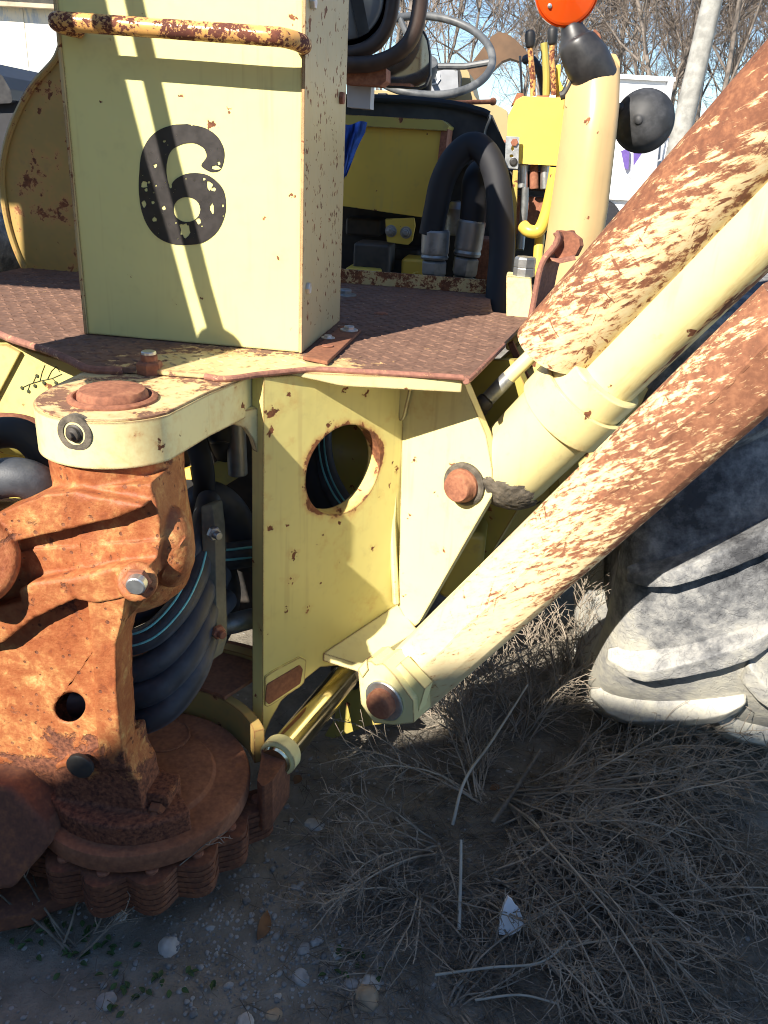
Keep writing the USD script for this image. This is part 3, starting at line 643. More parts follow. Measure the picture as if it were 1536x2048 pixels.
sel = k_[mud.faces].min(1) > .112 * .66 + (meshkit.fbm(mud.vertices[mud.faces].mean(1) * 45, 4, 2) - .5) * .06
mud = mud.submesh([np.nonzero(sel)[0]], append=True); mud.vertices = mud.vertices * (1 + (meshkit.fbm(mud.vertices * 120, 3, 4) - .45)[:, None] * .05) + C0
part(cy, 'caked_grease', mud, 'grime', True, label='grey caked grease on the lower end')
cs = None
for s in np.linspace(.12, .34, 60):
    w = C0 + cd * s; dd = (w - CAM) @ FW; x_ = 768 + FPX * ((w - CAM) @ RT) / dd
    if cs is None and x_ > 1150: cs = s
cs = cs or .2
part(cy, 'guard_collar', [lathe(C0, cd, [(.1005, cs - .045), (.110, cs - .044), (.110, cs + .034), (.1005, cs + .035), (.1005, cs - .045)], 64)], 'cylinder_paint')
# guard: a half round shell over the upper, near side of the barrel
gm0 = ppl(1108, 700, C0 + sn * .03, sn); gm1 = ppl(1536, 232, C0 + sn * .03, sn)
gd = unit(gm1 - gm0); ge_ = np.cross(sn, gd); ge_ = ge_ if ge_[2] > 0 else -ge_
GR = .088
def shell(o, d, e, n, L, r, th, a0, a1, k=50, na=22, open_end=.0):
    V = []; ang = np.linspace(a0, a1, na)
    for i, s in enumerate(np.linspace(0, 1, k)):
        ss = s * L
        for rr in (r, r - th):
            for t in ang:
                back = .0 if open_end == 0 else open_end * max(0., 1 - ss / .10) ** 2 * ((t - (a0 + a1) / 2) / ((a1 - a0) / 2)) ** 2
                V.append(o + d * (ss + back * (1 - s)) + rr * (math.cos(t) * n + math.sin(t) * e))
    V = np.array(V); F = []; m = 2 * na
    for i in range(k - 1):
        for j in range(na - 1):
            a = i * m + j
            F += [(a, a + 1, a + m + 1), (a, a + m + 1, a + m)]
            b = a + na
            F += [(b, b + m + 1, b + 1), (b, b + m, b + m + 1)]
        for j, w in ((0, 1), (na - 1, -1)):
            a, b = i * m + j, i * m + na + j
            f = [(a, a + m, b + m), (a, b + m, b)]
            F += f if w > 0 else [q[::-1] for q in f]
    for i, w in ((0, 1), (k - 1, -1)):
        for j in range(na - 1):
            a = i * m + j; b = a + na; f = [(a, b, b + 1), (a, b + 1, a + 1)]
            F += f if w > 0 else [q[::-1] for q in f]
    t = trimesh.Trimesh(V, np.array(F), process=False)
    if t.volume < 0: t.invert()
    return t
metal('guard_paint', (.74, .62, .36), thr=.475, scale=9., fine=.60, scratch=.12, sdirs=[(unit(gd + .3 * ge_), unit(ge_ - .3 * gd), sn), (unit(gd - .5 * ge_), unit(ge_ + .5 * gd), sn), (unit(ge_ + .2 * gd), unit(gd - .2 * ge_), sn)], soft=.034, stain=.4, stain_col=(.58, .30, .10), dirt=.12, rough=.42, axes=(gd, unit(ge_ + .5 * gd), sn), scl=(.55, 1.5, 1.3), bevel=0,
      grad=(unit(gd * .12 + ge_ * .99), float(unit(gd * .12 + ge_ * .99) @ (gm0 + gd * .30 + ge_ * .03)), .75), rust=[(0, (.085, .032, .018)), (.5, (.19, .072, .036)), (1, (.37, .16, .075))], bump=.6)
part(cy, 'cylinder_guard', shell(gm0 - gd * .015, gd, ge_, sn, 1.25, GR, .007, math.radians(-82), math.radians(150), open_end=.045), 'guard_paint', 40)
# hydraulic line beside it
hp = [pd(968, 806, 1.93), pd(1015, 757, 1.90), pd(1092, 682, 1.86), pd(1150, 625, 1.84)]
tb = part(T, 'hydraulic_tube', [tube([hp[1], hp[2], hp[3]], .0165, 20)], 'cylinder_paint')
part(tb, 'tube_sleeve', [tube([hp[0], hp[1], hp[1] * .97 + hp[2] * .03], .0175, 20)], 'grey_metal')
part(tb, 'tube_elbow', [hose([hp[0] + (hp[1] - hp[0]) * .1, hp[0], hp[0] + D3(-.015, .03, -.03), hp[0] + D3(-.01, .07, -.035)], .021, 5, 14)], 'dark_metal')
# ------------------------------------------------------------------ swing casting (lower left)
WB = PVb - .125                                  # plane of the web's face
onW = lambda x, y, o=0.0: pb(x, y, WB - o)
def ext(pts, o, th): return slab([onW(x, y, o) for x, y in pts], vv * th)
boss = lathe(PV(0), ZZ, [(.05, .668), (.088, .678), (.116, .705), (.130, .75), (.130, .80), (.124, .86), (.117, .93), (.119, .972), (.118, .984)], 64)
web = ext([(262, 1552), (250, 1470), (243, 1380), (241, 1290), (252, 1242), (285, 1205), (310, 1150), (320, 1080), (60, 1100), (-230, 1150), (-260, 1640), (100, 1640), (180, 1640), (290, 1610)], 0, .05)
strip = ext([(250, 1540), (240, 1470), (233, 1380), (231, 1290), (244, 1240), (252, 1185), (200, 1185), (175, 1200), (184, 1300), (190, 1420), (200, 1540)], .030, .06)
shelf = ext([(-260, 1290), (-120, 1310), (0, 1288), (70, 1236), (150, 1198), (190, 1206), (262, 1192), (300, 1165), (298, 1132), (235, 1136), (60, 1168), (38, 1182), (42, 1204), (-60, 1225), (-260, 1240)], .034, .08)
arm = ext([(-260, 1040), (-20, 1046), (100, 1005), (160, 975), (300, 968), (320, 1040), (320, 1090), (290, 1150), (120, 1150), (40, 1165), (-260, 1180)], -.006, .12)
ledge = ext([(-260, 1030), (-20, 1036), (90, 990), (150, 985), (220, 1000), (290, 1012), (230, 1036), (130, 1060), (30, 1084), (-260, 1112)], .022, .08)
hook = slab([onW(*p) + vv * .03 for p in ((60, 1010), (84, 985), (104, 938), (118, 930), (150, 985), (150, 1010))], vv * .09)
cheek = ext([(205, 1545), (200, 1300), (190, 1180), (-260, 1180), (-260, 1560)], -.19, .04)
kc = onW(338, 1092, -.060); knee = trimesh.creation.icosphere(3, .055); knee.vertices = kc + knee.vertices * np.array([.85, .8, 1.5])
tri = slab([onW(322, 1150, -.012), onW(366, 1078, -.034), onW(352, 1120, -.04), onW(325, 1160, -.03)], vv * .03)
eye = cyl(onW(-70, 1120, .085), onW(-70, 1120, -.10), .088, 40)
base = slab([rad(t, .198, .212) for t in np.radians(np.linspace(-205, -38, 26))] + [rad(math.radians(-20), .06, .212), rad(math.radians(150), .08, .212)], ZZ * .052)
toe = ext([(110, 1530), (200, 1500), (250, 1495), (258, 1535), (276, 1566), (290, 1640), (110, 1660)], .022, .09)
low = lathe(W(PVa - .06, PVb - .03, 0), ZZ, [(.135, dz - .01), (.13, dz + .03), (.09, dz + .06), (.06, dz + .09)], 40)
lboss = cyl(onW(275, 1163, .052), onW(275, 1163, -.02), .034, 24)
holes_ = [cyl(onW(141, 1414, .2), onW(141, 1414, -.2), .0285, 24)]
casting = cast_union([boss, web, strip, shelf, arm, ledge, hook, tri, cheek, knee, eye, base, toe, lboss], edge=.008, it=8, bump=.0018, cuts=holes_, seed=3)
cp = part(T, 'swing_casting', casting, 'casting_rust', True, label='orange rusted cast swing post')
part(cp, 'casting_bolt', [hexnut(onW(277, 1160, .052), -vv + .1 * uu, .024, .016)], 'pin_rust')
part(cp, 'casting_bolt', [cyl(onW(277, 1162, .066), onW(277, 1164, .066) - vv * .018 + uu * .002, .0165, 24)], 'zinc')
part(cp, 'plug', [lathe(onW(160, 1532, .040), -vv, [(.027, -.005), (.027, .003), (.022, .006), (.008, .008)], 24)], 'dark_metal')
sq_ = pz(320, 1600, .262) - PIV; sa_, sb_ = sq_ @ uu, sq_ @ vv
part(cp, 'stop_block', [rboxm(sa_ - .026, sa_ + .026, sb_ - .020, sb_ + .05, .222, .292, .005)], 'casting_rust')
stb = W(sa_ + .004, sb_ - .020, .262)
part(cp, 'stop_bolt', [hexnut(stb, -vv - ZZ * .25, .020, .018), cyl(stb, stb - (vv + ZZ * .25) * .036, .0105, 16)], 'chain_rust')
# lower left block and the lug under the chain
lbk = cast_union([slab([pd(x, y, 1.63) for x, y in ((-150, 1560), (20, 1575), (92, 1650), (100, 1690), (22, 1778), (-150, 1790))], vv * .11 + ZZ * -.01)], edge=.012, it=8, bump=.002, seed=5)
part(cp, 'lower_block', lbk, 'block_rust', True)
llg = slab([pz(x, y, .062) for x, y in ((-200, 1790), (40, 1745), (150, 1700), (230, 1690), (260, 1740), (180, 1775), (100, 1800), (60, 1825), (-200, 1880))], ZZ * -.035, rnd=.008)
part(cp, 'lower_lug', llg, 'block_rust')

# the boom: rises out of the frame to the left of the picture, its shadow falls on the tower
bpt = [W(-.36, -.20, .95), W(-.46, -.20, 1.50), W(-.535, -.20, 1.84), W(-.60, -.20, 2.10), W(-.68, -.22, 2.45), W(-.75, -.24, 2.9), W(-.86, -.26, 3.6)]
bpt = catmull(bpt, 5); bmv, bmf = [], []
for i_, p_ in enumerate(bpt):
    hw = float(np.interp(p_[2], [.9, 1.4, 1.6, 1.75, 2.1, 3.6], [.08, .10, .11, .105, .10, .09])); hd = .085
    for s1, s2 in ((-1, -1), (1, -1), (1, 1), (-1, 1)): bmv.append(p_ + uu * hw * s1 + vv * hd * s2)
nb_ = len(bpt)
for i_ in range(nb_ - 1):
    for j_ in range(4):
        a, b, c, d = i_ * 4 + j_, i_ * 4 + (j_ + 1) % 4, (i_ + 1) * 4 + (j_ + 1) % 4, (i_ + 1) * 4 + j_; bmf += [(a, b, c), (a, c, d)]
bmf += [(0, 2, 1), (0, 3, 2), (nb_ * 4 - 4, nb_ * 4 - 3, nb_ * 4 - 2), (nb_ * 4 - 4, nb_ * 4 - 2, nb_ * 4 - 1)]
bm_ = part(T, 'boom', trimesh.Trimesh(np.array(bmv), np.array(bmf), process=False), 'boom_paint', False)
part(bm_, 'boom_cylinder', [tube([W(-.268, -.20, 1.50), W(-.335, -.20, 1.74), W(-.395, -.2, 1.99), W(-.44, -.2, 2.2), W(-.50, -.2, 2.5), W(-.70, -.2, 3.5)], .019, 16), cyl(W(-.250, -.20, 1.35), W(-.300, -.20, 1.62), .048, 20)], 'chrome_rod')

bkt = catmull([W(0, -.62, 3.72), W(0, -.45, 3.80), W(0, -.30, 3.70), W(0, -.26, 3.40), W(0, -.30, 3.0), W(0, -.40, 2.66)], 6); th_ = np.array([D3(0, .012, -.004)])
bv2, bf2 = [], []
for q_ in bkt:
    for aa in (-2.25, -.535):
        for s_ in (0, 1): bv2.append(q_ + aa * uu + s_ * th_[0])
for i_ in range(len(bkt) - 1):
    for (a, b) in ((0, 2), (3, 1), (1, 0), (2, 3)): p_, r_ = i_ * 4 + a, i_ * 4 + b; bf2 += [(p_, r_, r_ + 4), (p_, r_ + 4, p_ + 4)]
bkp = part(T, 'bucket', trimesh.Trimesh(np.array(bv2), np.array(bf2), process=False), 'chain_rust', False)
for aa in (-2.25, -.55): part(bkp, 'bucket_side', slab([q_ + aa * uu for q_ in bkt], uu * .014), 'chain_rust', False)
part(T, 'dipper', slab([W(-1.75, -.42, 2.2), W(-1.25, -.36, 2.2), W(-1.2, -.42, 3.3), W(-1.7, -.42, 3.3)], vv * .16), 'cylinder_paint', False)
part(T, 'boom_link', cyl(W(-.90, -.24, 3.55), W(-1.45, -.34, 3.2), .10, 20), 'cylinder_paint')

# ------------------------------------------------------------------ hoses through the swing post
hs = numbered(T + '/hose_bundle'); UsdGeom.Xform.Define(stage, hs)
def arc_hose(pts, r, mat='rubber', name='hose', parent=hs, per=8, n=18):
    return part(parent, name, hose([pd(*p) for p in pts], r, per, n), mat, 40)
H = [([(150, 1290, 1.78), (240, 1240, 1.76), (305, 1205, 1.75), (372, 1130, 1.79), (400, 1070, 1.84), (418, 1000, 1.95)], .028),
     ([(150, 1310, 1.75), (240, 1290, 1.715), (305, 1268, 1.70), (358, 1215, 1.725), (390, 1155, 1.77), (408, 1095, 1.84), (425, 1040, 1.95)], .0275),
     ([(150, 1360, 1.76), (245, 1345, 1.725), (315, 1322, 1.71), (370, 1265, 1.735), (402, 1195, 1.78), (415, 1150, 1.84), (430, 1090, 1.95)], .0275),
     ([(150, 1410, 1.76), (250, 1397, 1.725), (322, 1374, 1.71), (378, 1312, 1.735), (408, 1238, 1.78), (420, 1190, 1.85), (440, 1150, 1.95)], .0275),
     ([(150, 1465, 1.77), (255, 1450, 1.735), (330, 1420, 1.72), (384, 1352, 1.745), (410, 1280, 1.79), (425, 1230, 1.86), (450, 1200, 1.95)], .029)]
for i_, (pts, r) in enumerate(H):
    hp_ = arc_hose(pts, r)
    if i_ == 1:
        c = catmull([pd(*p) for p in pts], 8); dcam = CAM - c; t = np.gradient(c, axis=0); t /= np.linalg.norm(t, axis=1)[:, None]
        dcam -= t * (dcam * t).sum(1)[:, None]; dcam /= np.linalg.norm(dcam, axis=1)[:, None]; s_ = np.cross(t, dcam)
        for w in (-.55, .25):
            f = math.sqrt(1 - w * w); part(hp_, 'hose_stripe', tube(c + r * 1.02 * (dcam * f + s_ * w), .0024, 6), 'teal_line', True)
# clamp bracket
part(hs, 'hose_clamp', slab([pd(x, y, 1.79) for x, y in ((402, 1012), (424, 1008), (430, 1060), (434, 1290), (424, 1322), (412, 1322), (410, 1200), (404, 1080))], D3(.012, .03), rnd=.006), 'clamp_grey')
part(hs, 'clamp_bolt', [bolt(pd(425, 1065, 1.77), D3(.8, -.6), .016, .012, .014)], 'grey_metal')
part(hs, 'clamp_bolt', [bolt(pd(434, 1262, 1.77), D3(.8, -.6), .016, .012, .012)], 'pin_rust')
arc_hose([(380, 1060, 2.1), (395, 1010, 2.05), (430, 1000, 2.05), (470, 1040, 2.1), (500, 1120, 2.2)], .045)
arc_hose([(415, 1100, 2.0), (445, 1112, 2.02), (490, 1108, 2.05), (540, 1100, 2.1)], .034)
arc_hose([(420, 1230, 2.0), (450, 1248, 2.02), (500, 1238, 2.05), (540, 1230, 2.1)], .026, 'grey_metal', 'pipe')
arc_hose([(430, 1105, 2.15), (450, 1180, 2.12), (440, 1240, 2.1), (420, 1280, 2.1)], .04)
for y_ in (1092, 1112):
    part(hs, 'hose_stripe', tube(catmull([pd(415, y_ + 2, 1.97), pd(445, y_ + 8, 1.985), pd(490, y_ + 4, 2.015), pd(540, y_ - 2, 2.065)], 6), .003, 6), 'teal_line', True)
arc_hose([(390, 880, 1.95), (405, 930, 1.95), (408, 980, 2.0), (398, 1040, 2.05)], .026, 'rubber_clean')
arc_hose([(430, 830, 2.0), (440, 870, 2.0), (450, 900, 2.1), (470, 930, 2.2)], .03, 'rubber_clean')
part(hs, 'hose_fitting', cyl(pd(438, 820, 2.0), pd(440, 888, 2.0), .024), 'black_paint')
part(hs, 'hose_fitting', cyl(pd(470, 830, 2.0), pd(476, 950, 2.05), .024), 'grey_metal')
# behind the round hole
arc_hose([(640, 820, 2.35), (640, 900, 2.3), (655, 960, 2.28), (690, 1015, 2.28), (740, 1050, 2.3)], .034)
arc_hose([(600, 850, 2.30), (618, 930, 2.28), (640, 1000, 2.28), (680, 1050, 2.28)], .034, 'rubber_clean')
for o_ in (-7, 4):
    part(hs, 'hose_stripe', tube(catmull([pd(645 + o_, 830, 2.31), pd(645 + o_, 900, 2.26), pd(660 + o_, 960, 2.24), pd(694 + o_, 1013, 2.24), pd(742, 1046 + o_, 2.26)], 6), .0026, 6), 'teal_line', True)
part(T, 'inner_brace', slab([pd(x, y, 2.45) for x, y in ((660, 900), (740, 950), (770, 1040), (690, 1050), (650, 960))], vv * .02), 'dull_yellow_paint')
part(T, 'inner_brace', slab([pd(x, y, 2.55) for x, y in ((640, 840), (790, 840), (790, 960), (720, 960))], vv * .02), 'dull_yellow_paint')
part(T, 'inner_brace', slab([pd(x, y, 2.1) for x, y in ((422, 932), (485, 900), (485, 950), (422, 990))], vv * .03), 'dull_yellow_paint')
part(T, 'inner_brace', slab([pd(x, y, 2.25) for x, y in ((350, 945), (380, 935), (384, 960), (356, 958))], vv * .02), 'yellow_paint', label='small orange yellow tab')
# lower ring of the swing frame behind the disc
def arc_wall(r0, r1, z0, z1, a0, a1, n=40):
    o_ = [rad(t, r1, z0) for t in np.linspace(a0, a1, n)] + [rad(t, r0, z0) for t in np.linspace(a1, a0, n)]
    return slab(o_, ZZ * (z1 - z0))
part(T, 'frame_ring', arc_wall(.246, .270, .185, .276, .55, 2.3), 'old_fender_paint')
part(T, 'frame_bottom_plate', arc_wall(.247, .46, .277, .287, 1.12, 2.5), 'disc_rust')
part(T, 'frame_cross_bar', slab([rad(t, .40, .2875) for t in np.linspace(1.13, 2.2, 20)] + [rad(t, .43, .2875) for t in np.linspace(2.2, 1.13, 20)], ZZ * .012), 'old_fender_paint')
# left frame plate and hoses beyond the lug
part(T, 'frame_plate_left', slab([pb(x, y, .45) for x, y in ((-80, 690), (20, 690), (170, 735), (165, 800), (130, 870), (60, 872), (-80, 870))], vv * .03), 'frame_paint')
fpl = part(T, 'frame_brace_left', slab([pb(x, y, .44) for x, y in ((-80, 690), (12, 690), (40, 705), (-10, 800), (-80, 830))], vv * .008), 'frame_paint')
def scr(pts): return tube([pb(x, y, .4495) for x, y in pts], .0011, 5)
part(T, 'scribble', [scr([(45, 775), (60, 768), (80, 762), (104, 757), (124, 748)]), scr([(80, 762), (84, 745), (90, 730)]), scr([(95, 758), (103, 742), (112, 733), (120, 744)]), scr([(66, 766), (72, 752)]), scr([(104, 757), (112, 764)]), scr([(60, 768), (56, 780)])] + [lathe(pb(x, y, .449), -vv, [(.005, 0), (.004, .001)], 8) for x, y in ((44, 776), (57, 783), (70, 772), (88, 766), (112, 766), (74, 752))], 'scribble', True)
arc_hose([(-80, 905, 1.62), (-10, 868, 1.60), (50, 872, 1.58), (92, 920, 1.58), (104, 985, 1.60), (95, 1030, 1.66)], .030, 'rubber_clean')
arc_hose([(-90, 985, 1.50), (-20, 962, 1.48), (40, 955, 1.48), (85, 975, 1.50), (105, 1010, 1.55)], .036, 'rubber')
arc_hose([(-80, 850, 1.75), (0, 842, 1.75), (60, 850, 1.78), (100, 880, 1.8), (120, 930, 1.85)], .018, 'pin_rust', 'pipe')

# ------------------------------------------------------------------ chassis behind
ax = numbered(T + '/rear_axle'); UsdGeom.Xform.Define(stage, ax)
part(ax, 'axle_housing', [lathe(W(-1.0, 1.12, .62), uu, [(.12, 0), (.14, .55), (.22, .8), (.24, 1.0), (.22, 1.2), (.14, 1.45), (.12, 2.0)], 32)], 'dull_yellow_paint')
part(T, 'transmission', rboxm(-.36, .42, 1.25, 2.3, .30, 1.0, .05), 'dark_metal')
part(T, 'engine_block', rboxm(-.45, .62, 2.35, 2.75, .8, 1.55, .06), 'dark_metal')
part(T, 'frame_back_plate', boxm(-.50, .16, .74, .76, .22, .80), 'dark_metal')
part(T, 'frame_rail', rboxm(.55, .66, .62, 2.6, .42, .62, .02), 'dull_yellow_paint')
part(T, 'frame_rail', rboxm(-.66, -.55, .62, 2.6, .42, .62, .02), 'dull_yellow_paint')
part(T, 'cross_member', slab([pb(x, y, .98) for x, y in ((945, 775), (1064, 665), (1090, 660), (1090, 820), (1240, 860), (1240, 1010), (1110, 1080), (930, 1080))], vv * .05), 'frame_paint')
part(T, 'cross_rib', slab([pb(x, y, .95) for x, y in ((1016, 690), (1026, 684), (1075, 790), (1062, 800))], vv * .03), 'pin_rust')
part(T, 'cross_rib', slab([pb(x, y, .95) for x, y in ((1095, 905), (1112, 885), (1120, 1000), (1100, 1010))], vv * .03), 'dull_yellow_paint')
part(T, 'step_bracket', slab([pb(x, y, .62) for x, y in ((1290, 770), (1310, 790), (1322, 820), (1300, 812), (1255, 850), (1245, 830))], vv * .02), 'bracket_paint')

# ------------------------------------------------------------------ rear wheels
def tyre(ac, bc, zc, R, Wd, name, flip=1):
    """agricultural tyre: smooth shouldered carcass and angled lugs, axis along the machine's right"""
    wp = numbered(T + '/' + name); UsdGeom.Xform.Define(stage, wp)
    o = W(ac, bc, zc)
    prof = [(.56, -.42), (.60, -.47), (.70, -.53), (.78, -.54), (.86, -.50), (.895, -.42), (.915, -.25), (.92, 0), (.915, .25), (.895, .42), (.86, .50), (.78, .54), (.70, .53), (.60, .47), (.56, .42), (.54, 0), (.56, -.42)]
    pr = catmull([(a * R, b * Wd) for a, b in prof], 3)
    part(wp, 'tyre', lathe(o, uu, [tuple(p) for p in pr], 96), 'dusty_tyre', True)
    return wp, o
def lug_tyre(wp, o, R, Wd, n=22, rot=0., hgt=1.0):
    import manifold3d as m3
    for k in range(n):
        for sgn in (-1, 1):
            t0 = 2 * math.pi * (k + (.5 if sgn > 0 else 0)) / n + rot
            secs = []
            for s in np.linspace(0, 1, 9):
                wpos = sgn * Wd * (.53 - .56 * s)                       # shoulder to beyond the centre
                th = t0 + (.20 * s + .10 * s * s)
                hw = (.020 + .060 * s - .028 * s * s) * R
                top = R * (.985 if s > .12 else .94 + .37 * s) ; bot = R * .90
                top = R * (.90 + .085 * min(1, s / .22) ** .7) * (1 if s < .85 else 1 - .04 * (s - .85) / .15); bot = R * .86
                secs.append((wpos, th, hw, top, bot))
            V = []
            for (w, th, hw, top, bot) in secs:
                for dh, r in ((-1.6, bot), (-1.0, top - .012), (-.8, top), (.8, top), (1.0, top - .012), (1.6, bot)):
                    a = th + dh * hw / R
                    V.append(o + uu * w + r * (math.cos(a) * -vv + math.sin(a) * ZZ))
            F = []; m = 6
            for i in range(len(secs) - 1):
                for j in range(m):
                    a, b, c, d = i * m + j, i * m + (j + 1) % m, (i + 1) * m + (j + 1) % m, (i + 1) * m + j
                    F += [(a, b, c), (a, c, d)]
            L = (len(secs) - 1) * m
            for j in range(1, m - 1): F.append((0, j + 1, j)); F.append((L, L + j, L + j + 1))
            t = trimesh.Trimesh(np.array(V), np.array(F), process=False)
            if t.volume < 0: t.invert()
            t = t.subdivide().subdivide(); trimesh.smoothing.filter_taubin(t, iterations=4); t.vertices += (meshkit.fbm(t.vertices * 22, 4, 6)[:, None] - .5) * .012 * unit(sgn * uu * .3 - vv)
            part(wp, 'tread_lug', t, 'dusty_tyre', True)
RW, TW = .69, .60
wp, o = tyre(1.0 + TW / 2, .345 + RW, RW - .055, RW, TW, 'rear_wheel')
lug_tyre(wp, o, RW, TW, n=15, rot=.02)
part(wp, 'rim', [lathe(o - uu * TW * .40, uu, [(.41, 0), (.40, .03), (.36, .08), (.12, .12), (.10, .06), (0, .06)], 48)], 'yellow_paint')
wp, o = tyre(-1.05 - TW / 2, .60 + RW, RW - .05, RW, TW, 'rear_wheel')
part(wp, 'rim', [lathe(o + uu * TW * .40, -uu, [(.41, 0), (.40, .03), (.36, .08), (.12, .12), (.10, .06), (0, .06)], 48)], 'yellow_paint')

# ------------------------------------------------------------------ fenders
lf_ = [(122, 92), (108, 122), (70, 165), (40, 215), (16, 275), (4, 340), (8, 405), (22, 470), (46, 530), (82, 585), (160, 600), (330, 600), (420, 340), (330, 120), (200, 70)]
fl_ = part(T, 'fender', slab([pb(x, y, 1.30) for x, y in lf_], vv * .012), 'old_fender_paint', label='rusty round left fender side')
lr = [pb(x, y, 1.295) for x, y in lf_[:11]]
part(fl_, 'fender_rim', tube(catmull(lr, 5), .010, 8), 'old_fender_paint')
fr_ = []
rows = [(108, 1152, 1232), (122, 1142, 1240), (160, 1133, 1240), (210, 1129, 1239), (270, 1122, 1233), (340, 1112, 1225), (410, 1102, 1217), (480, 1092, 1206), (560, 1080, 1192), (640, 1070, 1180)]
V, F = [], []; nc = 12
for (y, x0, x1) in rows:
    for c in range(nc + 1):
        s = c / nc; x = x0 + (x1 - x0) * s
        bb = 1.30 + .20 * max(0, (300 - y) / 300.) ** 2 + .10 * (1 - math.sin(math.pi * min(1, s * .5 + .5))) + .16 * (1 - s) ** 2.2
        V.append(pb(x, y + (10 * (1 - s) ** 2 if y < 130 else 0), bb))
V = np.array(V); k = len(rows)
V = np.vstack([V, V + vv * .02 + uu * .0])
N0 = k * (nc + 1)
for i_ in range(k - 1):
    for c in range(nc):
        a = i_ * (nc + 1) + c; b = a + nc + 1
        F += [(a, b, b + 1), (a, b + 1, a + 1), (a + N0, b + 1 + N0, b + N0), (a + N0, a + 1 + N0, b + 1 + N0)]
for i_ in range(k - 1):
    for c, w in ((0, 1), (nc, -1)):
        a = i_ * (nc + 1) + c; b = a + nc + 1; f = [(a, a + N0, b + N0), (a, b + N0, b)]; F += f if w > 0 else [q_[::-1] for q_ in f]
for c in range(nc):
    a = c; F += [(a, a + 1, a + 1 + N0), (a, a + 1 + N0, a + N0)]
ft = trimesh.Trimesh(V, np.array(F), process=False)
fR = part(T, 'fender', ft, 'fender_paint', 40, label='smooth cream right fender')
part(fR, 'fender_top', slab([pb(x, y, 1.46) for x, y in ((1152, 112), (1190, 104), (1232, 108), (1240, 125), (1239, 160), (1128, 220), (1133, 170))], vv * .45, rnd=.01), 'fender_paint')
part(fR, 'fender_edge', tube(catmull([pb(x, y, 1.47) for x, y in ((1200, 100), (1178, 118), (1150, 150), (1130, 186), (1120, 192))], 5), .012, 8), 'dark_metal')
# amber lamp
lm = numbered(T + '/amber_lamp'); UsdGeom.Xform.Define(stage, lm)
lc = pb(1134, -18, 1.42); ln_ = unit(-vv * .97 - ZZ * .12 + uu * .1)
part(lm, 'lamp_lens', [lathe(lc, ln_, [(.080, 0), (.084, .004), (.082, .010)] + [(.078 - .004 * k_, .012 + .0010 * k_ + (.0013 if k_ % 2 else 0)) for k_ in range(19)] + [(0, .032)], 56)], 'amber_lens', 40)
part(lm, 'lamp_rim', [lathe(lc, ln_, [(.080, -.03), (.088, -.026), (.088, .004), (.085, .007), (.082, .0)], 56)], 'amber_lens')
part(lm, 'lens_screw', [lathe(pb(1098, 12, 1.42) + ln_ * .018, ln_, [(.007, -.01), (.006, .004), (.002, .005)], 12)], 'zinc')
part(lm, 'lamp_neck', hose([pb(1142, 32, 1.45), pb(1144, 55, 1.45), pb(1150, 78, 1.45), pb(1158, 95, 1.45), pb(1178, 130, 1.46), pb(1196, 160, 1.48)], np.interp(np.linspace(0, 1, 41), [0, .18, .3, .5, .75, 1], [.029, .030, .037, .052, .064, .062]), 8, 28), 'black_paint', 40, label='dark rubber lamp foot')
part(lm, 'lamp_clip', slab([pb(x, y, 1.44) for x, y in ((1186, 62), (1190, 58), (1200, 68), (1205, 88), (1198, 98), (1188, 80))], vv * .01), 'pin_rust')
# round work lamp seen from behind
bk_ = numbered(T + '/round_lamp'); UsdGeom.Xform.Define(stage, bk_)
bc_ = pb(1279, 240, 1.55); bn = unit(-vv * .95 - uu * .30)
part(bk_, 'lamp_bowl', [lathe(bc_ - bn * .06, bn, [(.088, -.015), (.092, -.01), (.092, .002), (.090, .004), (.090, .008), (.088, .012), (.086, .016), (.081, .033), (.068, .052), (.046, .066), (.020, .0725), (.019, .0745), (.012, .075), (.012, .080), (0, .081)], 56)], 'bowl_black', True)
part(bk_, 'lamp_arm', tube([bc_ - bn * .06, pb(1240, 215, 1.58), pb(1200, 230, 1.6)], .014, 12), 'dark_metal')

# ------------------------------------------------------------------ post, bent bracket at the right edge of the deck
part(T, 'mount_post', slab([pb(x, y, 1.13) for x, y in ((1012, 552), (1062, 556), (1068, 640), (1060, 700), (1012, 700))], vv * .10, rnd=.006), 'lug_paint')
part(T, 'post_cap', [lathe(pb(1047, 552, 1.17), ZZ, [(.031, 0), (.031, .022), (.029, .024), (.031, .026), (.031, .048), (.027, .053)], 8)], 'grey_metal')
bb0 = pd(1110, 560, 1.93)
sh = hose([pb(x, y, .98 + o_) for x, y, o_ in ((1062, 632, 0), (1070, 590, 0), (1078, 548, .0), (1086, 520, .0), (1104, 494, .0), (1118, 472, .0), (1122, 462, 0.0))], .0075, 5, 8)
strip_px = [(1062, 634), (1072, 580), (1080, 540), (1090, 516), (1108, 494), (1116, 476), (1112, 464)]
front = [pb(x, y, .97) for x, y in strip_px]; Vb, Fb = [], []
fr2 = catmull(front, 4)
for sft in (D3(0, 0, 0), D3(.045, .10, 0), D3(.045, .10, 0) + D3(.006, -.001, 0), D3(.006, -.001, 0)): Vb.append(fr2 + sft)
n_ = len(fr2); Vb = np.vstack(Vb)
for i_ in range(n_ - 1):
    for a, b in ((0, 1), (1, 2), (2, 3), (3, 0)):
        p_, q_ = a * n_ + i_, b * n_ + i_; Fb += [(p_, q_, q_ + 1), (p_, q_ + 1, p_ + 1)]
bt = trimesh.Trimesh(Vb, np.array(Fb), process=False)
bbk = part(T, 'bent_bracket', bt, 'pin_rust', 40, label='bent rusty sheet bracket')
part(bbk, 'bracket_edge', tube(fr2, .0085, 8), 'edge_rust')
